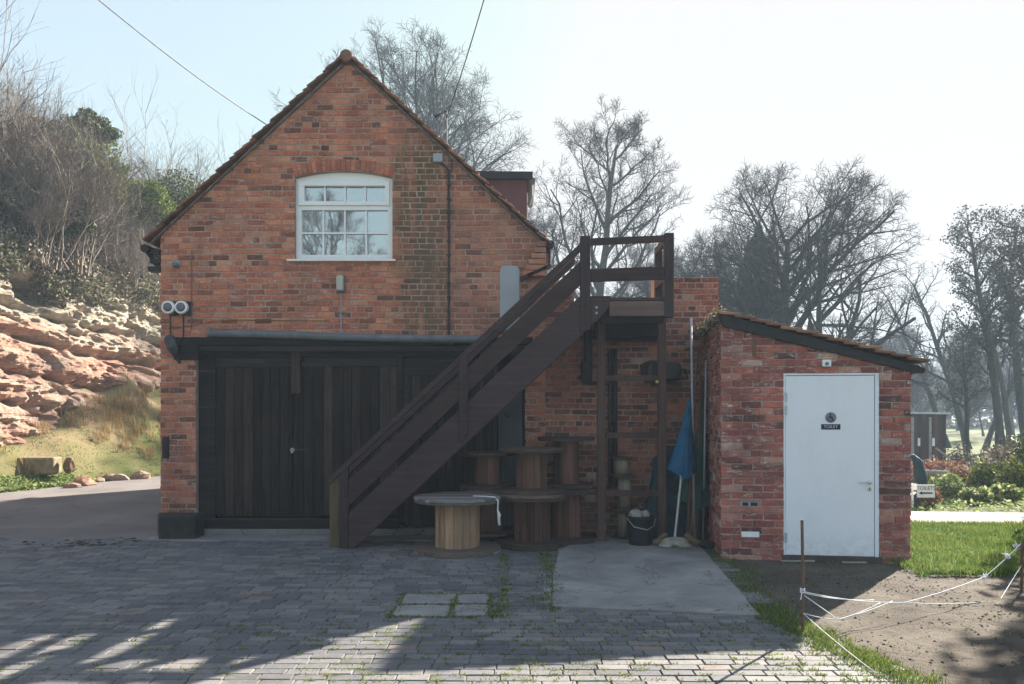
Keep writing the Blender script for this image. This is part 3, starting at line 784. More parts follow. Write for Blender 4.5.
# dormer on the right-hand slope
def roofz(x): return AP[1]-(x-AP[0])*(AP[1]-RE[1])/(RE[0]-AP[0])
DY = 12.9; DX1 = gx(527, DY); DZ = gz(180, DY)
mb = MB(); xl = AP[0]+(AP[1]-DZ)*(RE[0]-AP[0])/(AP[1]-RE[1])
mb.prism([(xl, DZ), (DX1, DZ), (DX1, roofz(DX1)-.02)], DY, DY+1.5)
dm = obj('dormer', mb, M['dormer'], bld)
mb = MB(); mb.prism([(xl-.2, DZ), (DX1+.09, DZ), (DX1+.09, DZ+.11), (xl-.2, DZ+.13)], DY-.09, DY+1.6)
sub('dormer_roof', mb, M['fascia'], dm)
mb = MB(); mb.tube([(DX1+.09, DY-.05, DZ-.02), (DX1+.09, DY+1.5, DZ-.02)], .05, 8); mb.tube([(DX1+.07, DY, DZ-.03), (DX1+.07, DY, DZ-.25), (DX1+.03, DY, DZ-.4)], .03, 8)
sub('dormer_gutter', mb, M['grey'], dm)
mb = MB(); mb.box(DX1-.005, DX1+.02, DY+.2, DY+1.3, DZ-.9, DZ-.15); sub('dormer_window', mb, M['white'], dm)

# ------------------------------------------------------------------ window
RY = FY+.055
win_poly = [(WX0, WZ0), (WX1, WZ0)]+[(x, z) for x, z in arcpts(ARC-.003, half)][::-1]
def zpx(py): return gz(py, FY)
def xpx(px): return gx(px, FY)
mb = MB(); fw = .05
panes = []
tx = [302, 321, 341, 362, 384]   # top row glazing
tx = [303.5, 384.5]
topo = (xpx(303.5), xpx(384.5), zpx(200.5), zpx(185))
boto = (xpx(300.5), xpx(387), zpx(254), zpx(209))
pcs = [win_poly]
for (a, b, c, d) in (topo, boto): pcs = subtract(pcs, [(a, c), (b, c), (b, d), (a, d)])
for p in pcs: mb.prism(p, RY, RY+.07)
win = obj('window', mb, M['white'], bld)
mb = MB()
a, b, c, d = xpx(297.5), xpx(389), zpx(204.5), zpx(180.5)   # proud casement round the top light
for p in subtract([[(a, c), (b, c), (b, d), (a, d)]], [(topo[0], topo[2]), (topo[1], topo[2]), (topo[1], topo[3]), (topo[0], topo[3])]): mb.prism(p, RY-.022, RY)
sub('casement', mb, M['white'], win, bevel=.004)
mb = MB(); bw = .011
for i in (1, 2, 3):
    x = topo[0]+(topo[1]-topo[0])*i/4; mb.box(x-bw, x+bw, RY+.012, RY+.03, topo[2], topo[3])
    x = boto[0]+(boto[1]-boto[0])*i/4; mb.box(x-bw, x+bw, RY+.012, RY+.03, boto[2], boto[3])
zm = zpx(232); mb.box(boto[0], boto[1], RY+.010, RY+.032, zm-bw, zm+bw)
sub('glazing_bar', mb, M['white'], win)
mb = MB(); mb.box(topo[0], topo[1], RY+.038, RY+.044, topo[2], topo[3]); sub('pane', mb, M['glass'], win)
mb = MB(); mb.box(boto[0], boto[1], RY+.038, RY+.044, boto[2], boto[3]); sub('pane', mb, M['glass'], win)
mb = MB(); mb.box(xpx(288), xpx(396), FY-.075, FY+.12, zpx(262), WZ0+.0); sub('sill', mb, M['white'], win, bevel=.006)
mb = MB()   # net curtains gathered in a scallop
for (x0, x1) in ((xpx(301), xpx(322)), (xpx(322), xpx(345))):
    n = 14
    for i in range(n):
        xa, xb = x0+(x1-x0)*i/n, x0+(x1-x0)*(i+1)/n; t0, t1 = i/n*2-1, (i+1)/n*2-1
        z0, z1 = zpx(230)-(1-t0*t0)*.28, zpx(230)-(1-t1*t1)*.28; yy_ = RY+.14+.012*math.sin(i*2.3)
        mb.poly([(xa, yy_, zpx(208)), (xb, RY+.14+.012*math.sin((i+1)*2.3), zpx(208)), (xb, RY+.14+.012*math.sin((i+1)*2.3), z1), (xa, yy_, z0)])
tag(obj('net_curtain', mb, M['lace'], smooth=True), 'scalloped net curtain hanging inside the arched window', 'curtain')
mb = MB(); x0, x1 = xpx(296), xpx(391)
mb.box(x0, x1, RY+.08, RY+.42, WZ0-.02, WZ0+.015); sub('inner_sill', mb, M['white'], win)
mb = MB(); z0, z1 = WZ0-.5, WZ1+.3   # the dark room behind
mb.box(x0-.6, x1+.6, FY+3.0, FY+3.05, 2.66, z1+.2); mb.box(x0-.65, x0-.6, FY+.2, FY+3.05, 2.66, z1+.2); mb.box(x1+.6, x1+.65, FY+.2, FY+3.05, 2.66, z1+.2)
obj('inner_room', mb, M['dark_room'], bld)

def leaf(mb, p, s, rg, r=None, flat=0):
    a = Vector((rg.gauss(0, 1), rg.gauss(0, 1), rg.gauss(0, 1)*(1-flat))); a.normalize()
    b = a.orthogonal().normalized(); t = rg.uniform(0, 6.28); b = Matrix.Rotation(t, 3, a) @ b
    q = Vector(p); c = a*s; d = b*s*.5; n = len(mb.v)
    mb.v += [tuple(q-c), tuple(q+d), tuple(q+c), tuple(q-d)]; mb.f.append((n, n+1, n+2, n+3)); mb.r.append(rg.random() if r is None else r)
rg = random.Random(40)
for i, (px_, w_, h_, lab) in enumerate(((311, .10, .16, 'small leafy houseplant at the left end of the upstairs window sill'), (333, .16, .26, 'bushy yellow-green houseplant in the middle of the upstairs window sill'), (355, .2, .24, 'spreading dark green houseplant right of centre on the upstairs window sill'))):
    x = xpx(px_); t = thing('houseplant', lab, 'plant', (x, RY+.2, WZ0+.015), 0, 'houseplants on the window sill')
    mb = MB(); mb.lathe((x, RY+.2, WZ0+.015), [(.04, 0), (.055, .08), (.055, .085)], 14); sub('pot', mb, M['rust'], t)
    mb = MB()
    for k in range(130):
        leaf(mb, (x+rg.gauss(0, w_*.5), RY+.2+rg.gauss(0, .04), WZ0+.09+abs(rg.gauss(0, h_*.5))), .03, rg)
    sub('foliage', mb, M['holly'] if i == 1 else M['ivy'], t)
mb = MB(); mb.box(xpx(374), xpx(385), RY+.15, RY+.25, WZ0+.016, WZ0+.09); mb.box(xpx(373), xpx(386), RY+.14, RY+.26, WZ0+.09, WZ0+.1)
tag(obj('small_box', mb, M['white'], bevel=.003), 'small cream box at the right end of the upstairs window sill', 'box')

# ------------------------------------------------------------------ garage front
GY = FY+.10
frame = MB()
frame.box(OPX0, xpx(213), GY-.02, GY+.08, .16, OPZ, .5)          # jamb
frame.box(xpx(396), xpx(402.5), GY-.03, GY+.08, .16, OPZ-.16, .3)
frame.box(xpx(523)-.0, OPX1, GY-.03, GY+.08, .02, OPZ-.16, .2)
frame.box(OPX0, OPX1, GY-.045, GY+.08, OPZ-.175, OPZ-.012, .6)      # head rail
gf = obj('gate_frame', frame, M['gateh'], bld, bevel=.005)
mb = MB(); mb.box(xpx(176), OPX1+.1, FY-.06, FY+.05, OPZ-.03, gz(337.5, FY), .6); mb.box(xpx(176), xpx(200), FY-.07, FY-.005, OPZ-.22, OPZ-.035, .4)
mb.box(xpx(200), OPX1, FY-.025, FY+.06, OPZ-.115, OPZ-.034, .8)
obj('lintel', mb, M['gateh'], bld, bevel=.006)
mb = MB(); mb.box(OPX0, xpx(398), GY-.05, GY+.06, .075, gz(519, FY), .4); mb.box(OPX0, xpx(398), GY-.062, GY-.052, gz(520.5, FY), gz(518.5, FY), 1)
obj('gate_sill', mb, M['gateh'], bld, bevel=.004)
mb = MB(); mb.box(OPX0+.0, OPX1, GY-.08, GY+.3, -.03, .072); obj('threshold', mb, M['concrete'], bld, bevel=.008)
def leafboards(x0, x1, z0, z1, y, bw_, seed):
    mb = MB(); rg = random.Random(seed); x = x0
    while x < x1-.03:
        w_ = min(bw_*rg.uniform(.9, 1.1), x1-x)
        dy = rg.uniform(-.004, .004)
        mb.box(x+.003, x+w_-.003, y+dy, y+.025, z0+rg.uniform(0, .01), z1, rg.random()); x += w_
    mb.box(x0, x1, y+.026, y+.04, z0, z1, 0)
    return mb
gl = obj('gate_leaf', leafboards(xpx(213), xpx(289.5), gz(517, FY), OPZ-.32, GY+.005, .125, 1), M['gate'], bld, bevel=.003)
mb = MB(); mb.box(xpx(213), xpx(289.5), GY-.012, GY+.03, OPZ-.318, OPZ-.18, .7); sub('top_rail', mb, M['gateh'], gl, bevel=.003)
mb = MB(); mb.box(xpx(221), xpx(262), GY-.03, GY-.013, gz(363, FY), gz(358.5, FY), 1); sub('strap_hinge', mb, M['blackiron'], gl)
g2 = obj('gate_leaf', leafboards(xpx(291), xpx(396), gz(517, FY), OPZ-.30, GY+.005, .125, 2), M['gate'], bld, bevel=.003)
mb = MB(); mb.box(xpx(302), xpx(396), GY-.012, GY+.03, OPZ-.298, OPZ-.18, .7); sub('top_rail', mb, M['gateh'], g2, bevel=.003)
mb = MB(); mb.box(xpx(291), xpx(300), GY-.10, GY-.014, gz(394, FY), OPZ-.116, .95); sub('centre_block', mb, M['gate'], g2, bevel=.004)
mb = MB(); c = at(292.5, 450, GY-.01)
mb.lathe((c.x, c.y, c.z), [(.028, 0), (.028, .006), (.012, .01), (.012, .035)], 14, .5, (0, -1, 0)); mb.box(c.x-.012, c.x+.012, GY-.045, GY-.03, c.z-.04, c.z+.03)
sub('padlock', mb, M['galv'], g2)
mb = MB(); mb.box(c.x+.03, c.x+.2, GY-.012, GY+.003, c.z-.008, c.z+.012); sub('hasp', mb, M['blackiron'], g2)
mb = leafboards(xpx(402.5), xpx(466), .09, OPZ-.18, GY+.03, .11, 3)
g3 = obj('side_door', mb, M['gate'], bld, bevel=.003)
mb = MB(); mb.box(xpx(402.5), xpx(466), GY-.0, GY+.028, OPZ-.42, OPZ-.18, .6); mb.box(xpx(402.5), xpx(407), GY, GY+.028, .09, OPZ-.42, .8)
mb.box(xpx(407), xpx(466), GY, GY+.028, gz(440, FY), gz(428, FY), .5); sub('door_frame', mb, M['gateh'], g3, bevel=.003)
obj('boarded_panel', leafboards(xpx(466), xpx(498), .09, OPZ-.18, GY+.02, .12, 4), M['gate'], bld, bevel=.003)
mb = MB(); mb.box(xpx(498.5), xpx(522.5), GY-.05, GY+.02, .09, gz(396, FY)+.3, .9)
gp = obj('grey_panel', mb, wood('grey_stained_panel', (.055, .058, .068), 'Z', .4, 5, .7), bld, bevel=.004)
mb = MB(); c = at(508, 414, GY-.052); mb.lathe(tuple(c), [(.04, 0), (.045, .015), (.03, .02)], 16, .2, (0, -1, 0)); sub('knob', mb, M['blackiron'], gp)
# gutter over the doors (half-round grey, slightly bowed)
mb = MB(); pts = [(gx(x, FY-.09), FY-.09, gz(yv, FY-.09)) for x, yv in ((208, 333), (270, 334.5), (340, 337), (400, 338.5), (450, 339), (486, 339.5))]
mb.tube(pts, .052, 12)
for i in (0, 2, 4): mb.tube([pts[i], (pts[i][0]+.05, pts[i][1], pts[i][2])], .06, 12)
obj('door_gutter', mb, M['grey'], bld, smooth=False)
mb = MB(); c0 = xpx(500); c1 = xpx(519.5)
pl = [(c0, zpx(330)), (c1, zpx(330)), (c1, zpx(270)), (c1-.03, zpx(266)), (c0+.03, zpx(266)), (c0, zpx(270))]
mb.prism(pl, FY-.03, FY-.008); obj('grey_board', mb, M['greyboard'], bld, bevel=.004)
# conduit from junction box, down the wall
mb = MB(); mb.tube([at(441, 164, FY-.03), at(444, 165, FY-.03), at(447.6, 169, FY-.03), at(448.5, 178, FY-.03), at(449, 250, FY-.03), at(448.6, 335, FY-.03)], .013, 8)
mb.tube([at(449, 176, FY-.03), at(451.5, 171, FY-.03), at(452, 160, FY-.03)], .008, 6)
for py_ in range(185, 335, 14): c = at(448.8, py_, FY-.03); mb.box(c.x-.025, c.x+.025, FY-.05, FY-.012, c.z-.01, c.z+.01)
obj('conduit', mb, M['pipe'], bld)
mb = MB(); mb.box(xpx(433.5), xpx(443), FY-.06, FY-.01, zpx(163), zpx(154.5)); obj('junction_box', mb, M['greyboard'], bld, bevel=.006)
mb = MB(); a = at(446.5, 152, FY+.02); mb.tube([a, at(446.5, 112, FY+.02)], .009, 8); mb.tube([at(438, 115, FY), at(446.5, 111, FY)], .007, 6)
mb.tube([at(435, 117, FY), at(438, 115, FY)], .015, 6)
obj('aerial_bracket', mb, M['cable'], bld)
# crack-line conduits on the left and old iron
mb = MB(); mb.tube([at(191.5, 250, FY-.02), at(191.5, 330, FY-.02)], .006, 6)
obj('thin_conduit', mb, M['grey'], bld)
mb = MB(); mb.box(xpx(164), xpx(169), FY-.06, FY-.008, zpx(457), zpx(437.5)); mb.box(xpx(163.5), xpx(169.5), FY-.045, FY-.008, zpx(458), zpx(436.5))
obj('gate_keep', mb, M['blackiron'], bld, bevel=.006)
mb = MB(); mb.tube([at(168, 328, FY-.03), at(190, 326, FY-.03), at(215, 321, FY-.03), at(245, 320, FY-.02), at(330, 321, FY-.02)], .006, 6)
obj('orange_cable', mb, simple('old_tan_cable', (.2, .1, .03), .7), bld)
mb = MB(); mb.tube([at(341, 293, FY-.02), at(341, 333, FY-.02)], .007, 6); obj('lamp_conduit', mb, M['greyboard'], bld)

# wall-mounted fittings (things)
mb = MB(); c = at(341, 284, FY-.012)
t = thing('bulkhead_lamp', 'small pale bulkhead lamp on the brick wall under the arched window', 'lamp', tuple(c))
mb.box(c.x-.055, c.x+.055, c.y-.02, c.y, c.z-.11, c.z+.11); sub('base_plate', mb, M['grey'], t)
mb = MB(); mb.box(c.x-.045, c.x+.045, c.y-.10, c.y-.02, c.z-.10, c.z+.10); sub('lamp_cover', mb, simple('opal_lamp_cover', (.42, .42, .36), .4, .1), t, bevel=.02)
for i, px_ in enumerate((170.2, 183.2)):
    c = at(px_, 308, FY-.012)
    t = thing('round_floodlight', ['left of the two round white rimmed floodlights on the brick corner', 'right of the two round white rimmed floodlights on the brick corner'][i], 'floodlight', tuple(c), 0, 'round floodlights on the brick corner')
    mb = MB(); mb.lathe(tuple(c), [(.05, 0), (.085, .03), (.085, .07), (.078, .085), (.062, .088), (.055, .07)], 24, .5, (0, -1, 0)); sub('rim', mb, M['white'], t)
    mb = MB(); mb.lathe((c.x, c.y-.071, c.z), [(.054, 0), (.054, .004), (.05, .018), (.02, .03)], 24, .5, (0, -1, 0)); sub('lens', mb, M['grey'], t, smooth=True)
    mb = MB(); mb.box(c.x+.0, c.x+.11, c.y-.03, c.y, c.z-.1, c.z+.08); sub('back_box', mb, M['blackiron'], t)
    mb = MB(); mb.tube([(c.x+.01, c.y-.02, c.z-.08), (c.x+.01, c.y-.02, c.z-.4)], .009, 6); sub('cable', mb, M['cable'], t)
c = at(177, 264.5, FY-.012); t = thing('security_camera', 'small grey dome camera high on the left brick corner', 'camera', tuple(c))
mb = MB(); mb.lathe(tuple(c), [(.045, 0), (.045, .03), (.03, .04)], 16, .5, (0, -1, 0)); sub('mount', mb, M['greyboard'], t)
mb = MB(); mb.lathe((c.x+.005, c.y-.06, c.z-.03), [(.02, -.02), (.042, 0), (.042, .03), (.03, .05)], 16); sub('camera_dome', mb, M['grey'], t)
c = at(173, 344, FY-.09); t = thing('lamp_housing', 'tilted dark metal lamp housing below the round floodlights', 'lamp', tuple(c))
mb = MB(); ax = Vector((.35, 0, -.94)); mb.lathe(at(168.5, 336, FY-.1), [(.05, 0), (.07, .03), (.075, .16), (.05, .22), (.03, .26)], 14, .5, ax); sub('housing', mb, simple('weathered_metal', (.05, .055, .06), .6, .4), t)
mb = MB(); mb.beam(at(173, 352, FY-.09), at(180, 363, FY-.09), .03, .03); sub('hook', mb, M['blackiron'], t)
mb = MB(); mb.box(c.x-.02, c.x+.1, FY-.09, FY-.012, c.z+.03, c.z+.06); sub('bracket', mb, M['blackiron'], t)

# black corner stone
mb = MB(); j = random.Random(2)
mb.slab([(gx(159, 10.05), 10.02), (gx(195, 10.05), 10.05), (gx(197, 10.1), FY-.02), (BX0-.04, FY-.02), (gx(159, 10.05)-.03, 10.15)], -.03, .30)
tag(obj('corner_stone', mb, M['blackstone'], bevel=.035), 'squat black guard stone at the foot of the left brick pillar', 'stone')

# overhead cables
mb = MB(); pts = []
p0 = at(267, 125, FY-.05); p1 = at(84, -12, 7.2)
for i in range(25):
    t_ = i/24; p = p0.lerp(p1, t_); p.z -= .05*math.sin(math.pi*t_); pts.append(p)
mb.tube(pts, .006, 6); tag(obj('overhead_cable', mb, M['cablepale'], origin=tuple(p0)), 'pale overhead cable running from the left roof slope to the upper left', 'cable', 'overhead cables')
mb = MB(); pts = []; p0 = at(446.5, 118, FY+.02); p1 = at(488, -14, 9.0)
for i in range(25):
    t_ = i/24; p = p0.lerp(p1, t_); p.z -= .04*math.sin(math.pi*t_); pts.append(p)
mb.tube(pts, .007, 6); tag(obj('overhead_cable', mb, M['cable'], origin=tuple(p0)), 'black overhead cable rising from the bracket on the right roof slope', 'cable', 'overhead cables')

# ------------------------------------------------------------------ lower yard wall right of the building
WY = 10.42
W0, W1 = BX1, gx(718, WY)
zs = [gz(281, WY), gz(303, WY), gz(277, WY)]
xa, xb = gx(574, WY), gx(655, WY)
wl = thing('yard_wall', 'tall weathered brick wall behind the stair landing between building and shed', 'wall', ((W0+W1)/2, WY, 0))
XS = OPX1
outs = [[(XS, -.02), (xa, -.02), (xa, zs[0]), (XS, zs[0])], [(xa, -.02), (xb, -.02), (xb, zs[1]), (xa, zs[1])], [(xb, -.02), (W1, -.02), (W1, zs[2]), (xb, zs[2])]]
# (the stretch under the gable belongs to the gable wall)
outs[0] = [(BX1+.002, -.02), (xa, -.02), (xa, zs[0]), (BX1+.002, zs[0])]
mb = MB(); rg = random.Random(50)
u0 = BX1
big = [(BX1+.002, -.02), (W1, -.02), (W1, zs[2]), (BX1+.002, zs[2])]
holes = [[(xa, zs[1]), (xb, zs[1]), (xb, zs[2]+.1), (xa, zs[1]+.9)], [(BX1-.1, zs[0]), (xa, zs[0]), (xa, zs[0]+.5), (BX1-.1, zs[0]+.5)]]
brick_field(mb, lambda u, v, w: (u, WY-w, v), u0, W1, -.02, zs[2], [big], holes, rg, jit=.003, dep_j=.006, rowwave=.02)
brick_field(mb, lambda u, v, w: (W1+w, WY+u, v), 0, .32, -.02, zs[2], [[(0, 0), (.32, 0), (.32, zs[2]), (0, zs[2])]], [], rg)
obj('brickwork', mb, M['wallbrick'], wl)
mb = MB(); wallb = [big]
for h in holes: wallb = subtract(wallb, h)
for p in wallb: mb.prism([(min(x, W1-.003), z-.003 if z > 1 else z) for x, z in p], WY-.003, WY+.32)
obj('mortar', mb, M['mortar'], wl)
# pipes on that wall
mb = MB(); mb.tube([at(588, 325, WY-.1), at(588, 382, WY-.1)], .055, 12); mb.tube([at(584, 362, WY-.1), at(584, 384, WY-.1)], .045, 10); mb.tube([at(584, 383, WY-.08), at(612, 383, WY-.08)], .022, 8)
obj('black_pipe', mb, M['pipe'], wl)
for px_ in (610, 615.2):
    mb = MB(); mb.tube([at(px_, 349, WY-.07), at(px_, 486, WY-.07)], .028, 10); obj('drain_pipe', mb, M['pipe'], wl)
mb = MB(); mb.box(gx(600, WY), gx(660, WY), WY-.1, WY-.02, gz(342, WY), gz(326, WY)); obj('timber_plate', mb, M['gateh'], wl)

# ------------------------------------------------------------------ external staircase
D0 = 9.35
st = thing('timber_staircase', 'dark brown timber staircase climbing to a railed landing', 'staircase', (-.4, D0+.4, 0))
def px2(pts, D=9.4): return [(gx(x, D), gz(y, D)) for x, y in pts]
SLP = .93
def ln(x, x0, y0): return y0-(x-x0)*SLP
for (ya, yb) in ((D0, D0+.045), (10.17, 10.215)):
    mb = MB(); mb.prism(px2([(349.2, ln(349, 460, 410)), (349.2, 551), (352, 550), (600, ln(600, 460, 448)), (608, 308), (611, 296.5), (579.8, 296.5)]), ya, yb, .6); obj('string', mb, M['stair'], st, bevel=.004)
    mb = MB(); mb.prism(px2([(349.2, ln(349, 460, 377)), (349.2, ln(349, 460, 402.5)), (579.8, ln(579.8, 460, 397.5)), (579.8, ln(579.8, 460, 373.5))]), ya, yb, .35); ya < 10 and obj('side_board', mb, M['stair'], st, bevel=.004)
    mb = MB(); mb.prism(px2([(329, 478), (330.5, 484), (580.2, 252), (580.2, 244)]), ya-.015, ya+.075, .5); obj('handrail', mb, M['stair'], st, bevel=.006)
mb = MB(); mb.prism(px2([(340.5, 468), (349, 462), (349, 551), (340.5, 551)]), D0-.012, D0+.085, .5); obj('newel_post', mb, M['stairv'], st, bevel=.005)
mb = MB(); mb.prism(px2([(330, 479.5), (340.3, 470), (340.3, 551), (330, 551)]), D0+.03, D0+.12, .8); obj('newel_post', mb, M['mossy'], st, bevel=.005)['label'] = 'green mossy newel post'
mb = MB(); mb.prism(px2([(459.5, 359), (468, 351), (468, 432), (464, 440), (459.5, 441)]), D0-.05, D0-.002, .5); obj('baluster', mb, M['stairv'], st, bevel=.005)
NX = [(580, 590), (663.5, 673)]
for (a, b) in NX:
    mb = MB(); top = 237 if a < 600 else 234
    mb.prism(px2([(a, top), (b, top), (b, 330 if a < 600 else 318), (a, 334 if a < 600 else 318)]), D0-.02, D0+.09, .5); obj('newel_post', mb, M['stairv'], st, bevel=.006)
for (a, b) in ((583, 590), (664, 672)):
    mb = MB(); x0, x1 = gx(a, 9.4)+.03, gx(b, 9.4)+.03; mb.box(x0, x1, 10.13, 10.22, 2.7, gz(238, 9.4), .3); obj('newel_post', mb, M['stairv'], st, bevel=.005)
mb = MB(); mb.prism(px2([(590.2, 239), (663.3, 236), (663.3, 242.5), (590.2, 246)]), D0+.0, D0+.05, .5); obj('landing_rail', mb, M['stair'], st, bevel=.005)
mb = MB(); mb.prism(px2([(590.2, 269.5), (663.3, 267), (663.3, 280), (590.2, 282.5)]), D0+.0, D0+.045, .3); obj('landing_rail', mb, M['stair'], st, bevel=.005)
x0 = gx(673, 9.4)
mb = MB(); mb.box(x0-.09, x0-.045, D0+.092, 10.128, gz(243, 9.4), gz(236, 9.4), .5); obj('landing_rail', mb, M['stair'], st, bevel=.005)
mb = MB(); mb.box(x0-.09, x0-.045, D0+.092, 10.128, gz(280, 9.4), gz(267, 9.4), .5); obj('landing_rail', mb, M['stair'], st, bevel=.005)
xd0, xd1 = gx(590, 9.4), gx(665, 9.4)
dk = MB(); rg = random.Random(60)
for i in range(9):
    dk.box(xd0+.02, xd1, D0+.05+i*.125, D0+.05+i*.125+.118, gz(303, 9.4), gz(299, 9.4)+rg.uniform(0, .003), rg.random())
obj('deck', dk, M['stair'], st, bevel=.003)
mb = MB(); mb.box(gx(609, 9.4), xd1+.0, D0-.0, D0+.045, gz(316.5, 9.4), gz(301.5, 9.4), .9); mb.box(gx(609, 9.4), xd1, D0+.0, D0+.05, gz(301, 9.4), gz(298, 9.4), .2)
obj('fascia_board', mb, wood('brown_fascia', (.085, .055, .05), 'X', .3, 9, .6), st, bevel=.004)
mb = MB(); mb.box(gx(598, 9.85), gx(664, 9.85), 9.8, 9.9, gz(337, 9.85), gz(319, 9.85), .1); mb.box(gx(600, 9.4), gx(664, 9.4), D0+.05, D0+.1, gz(323, 9.4), gz(304, 9.4), .1)
mb.box(gx(598, 9.85), gx(664, 9.85), 10.2, 10.3, gz(337, 9.85), gz(319, 9.85), .1)
obj('bearer', mb, M['gateh'], st, bevel=.004)
for (a, b, tp) in ((597, 605, 322), (657.5, 665.5, 319)):
    mb = MB(); mb.box(gx(a, 9.85), gx(b, 9.85), 9.79, 9.88, .012, gz(tp, 9.85), .7); obj('leg', mb, M['leg'], st, bevel=.005)
for (a, b) in ((375.5, 381), (432.5, 438), (490, 496)):
    mb = MB(); mb.box(gx(605, 9.85)+.003, gx(657.5, 9.85)-.003, 9.81, 9.86, gz(b, 9.85), gz(a, 9.85), .6); obj('cross_rail', mb, M['leg'], st, bevel=.004)
for (px_, py_) in ((464, 377), (464, 390), (464, 412), (464, 425), (345, 497), (345, 530), (585, 262), (585, 276), (585, 305), (668, 240), (668, 273), (668, 308)):
    mb = MB(); c = at(px_, py_, 9.35); yb_ = D0-.05 if px_ == 464 else (D0-.012 if px_ == 345 else D0-.02); mb.lathe((c.x, yb_, c.z), [(.012, 0), (.012, .004), (.007, .009)], 10, .5, (0, -1, 0)); obj('bolt', mb, M['blackiron'], st)
n = 14; X0 = -2.26
for i in range(n-1):
    z = gz(299, 9.4)*(i+1)/n; x = X0+(z/.93)
    mb = MB(); mb.box(x-.02, x+.24, D0+.047, 10.168, z-.035, z, rng.random()); obj('tread', mb, M['stair'], st, bevel=.003)
for (px_, py_) in ((596.5, 307.5), (596.5, 313)):
    mb = MB(); c = at(px_, py_, D0); mb.lathe((c.x, D0+.0, c.z), [(.016, 0), (.016, .004), (.008, .012)], 12, .5, (0, -1, 0)); obj('bolt', mb, M['galv'], st)

# ------------------------------------------------------------------ cable reels
def reel(cx, cy, z0, h, r, rd, th, staves, name_lab, body, flange, top=None, group='wooden cable reels under the stairs', seed=0, edge=.8):
    rg = random.Random(seed)
    t = thing('cable_reel', name_lab, 'cable reel', (cx, cy, z0), rg.uniform(0, 1)*0, group)
    mb = MB()
    for i in range(staves):
        a0, a1 = 2*math.pi*i/staves+.012, 2*math.pi*(i+1)/staves-.012; j = rg.uniform(-.006, .006); rr = rg.random()
        vs = []
        for z in (z0+th, z0+h-th):
            for (q, a) in ((rd+j, a0), (rd+j+.004, (a0+a1)/2), (rd+j, a1), (rd-.02, a1), (rd-.02, a0)): vs.append((cx+q*math.cos(a), cy+q*math.sin(a), z))
        mb.add(vs, [(0,1,6,5),(1,2,7,6),(2,3,8,7),(3,4,9,8),(4,0,5,9)], rr)
    sub('drum', mb, body, t)
    for k, (za, zb) in enumerate(((z0, z0+th), (z0+h-th, z0+h))):
        mb = MB(); m_ = top if (k == 1 and top) else flange
        # the disc is a row of boards cut to a circle, two layers
        nb = 8
        for i in range(nb):
            ya, yb = -r+2*r*i/nb+.003, -r+2*r*(i+1)/nb-.003; pts = []
            for s_ in range(9):
                y_ = ya+(yb-ya)*s_/8; pts.append((math.sqrt(max(0, r*r-y_*y_))+.0, y_))
            for s_ in range(8, -1, -1):
                y_ = ya+(yb-ya)*s_/8; pts.append((-math.sqrt(max(0, r*r-y_*y_)), y_))
            dz = rg.uniform(-.003, .003)
            mb.slab([(cx+p[0], cy+p[1]) for p in pts if True], (za+zb)/2+.001 if k else za, zb+dz if k else (za+zb)/2-.001+0, rg.random())
        rr = r-.006
        mb.lathe((cx, cy, za if k else (za+zb)/2), [(rr, .0), (rr, (zb-za)/2-.002)], 40, .3)
        sub('flange', mb, m_, t, bevel=.003)
    return t
D1 = 9.2
reel(gx(457.5, D1), D1, .0, .635, .50, .25, .062, 15, 'low pale wooden cable reel used as a table, white rope on its rim', M['reelpale'], wood('scuffed_disc', (.17, .135, .115), 'X', .4, 10, .85, pale=(.3, .26, .22)), M['reeltop'], seed=1)
D2 = 9.62; x2 = gx(532, D2)
reel(x2, D2, .0, .635, .44, .215, .075, 13, 'dark cable reel beside the pale one, carrying a second reel on top', M['reeldark'], M['reelflange'], seed=2)
reel(x2-.0, D2+.02, .645, .52, .40, .185, .045, 13, 'upper dark cable reel stacked on the reel right of the pale table', M['reeldark'], M['reelflange'], seed=3)
x3 = gx(470, 9.93)
x4 = gx(566, 9.95)
reel(x4, 9.96, .0, .66, .40, .19, .06, 13, 'rear dark cable reel against the brick wall, carrying the tallest reel', M['reeldark'], M['reelflange'], seed=4)
reel(x4+.0, 9.96, .67, .62, .36, .16, .045, 13, 'tallest dark cable reel, topmost against the brick wall', M['reeldark'], M['reelflange'], seed=5)
x5 = gx(488, 9.98)
reel(x5, 10.0, .09, .56, .36, .18, .05, 12, 'lower dark cable reel behind the pale table reel', M['reeldark'], M['reelflange'], seed=6)
reel(x5, 10.0, .66, .44, .36, .17, .045, 12, 'upper dark cable reel stacked behind the pale table reel', M['reeldark'], M['reelflange'], seed=7)
# rope end over the rim
mb = MB(); c = at(494.5, 497, D1-.25)
xr_, yr_ = gx(495, 9.0), 9.0
pts = [(xr_-.25, yr_+.1, .645), (xr_-.1, yr_+.03, .648), (xr_+.0, yr_-.0, .642), (xr_+.035, yr_-.02, .60), (xr_+.03, yr_-.02, .5), (xr_+.04, yr_-.02, .42), (xr_+.05, yr_-.025, .33)]
mb.tube(pts, [.006, .006, .007, .008, .008, .013, .016], 7); mb.tube([pts[4], (xr_+.055, yr_-.03, .45), (xr_+.045, yr_-.02, .36)], [.006, .012, .006], 6)
tag(obj('rope_end', mb, M['rope'], smooth=True), 'frayed white rope end hanging off the pale cable reel', 'rope')
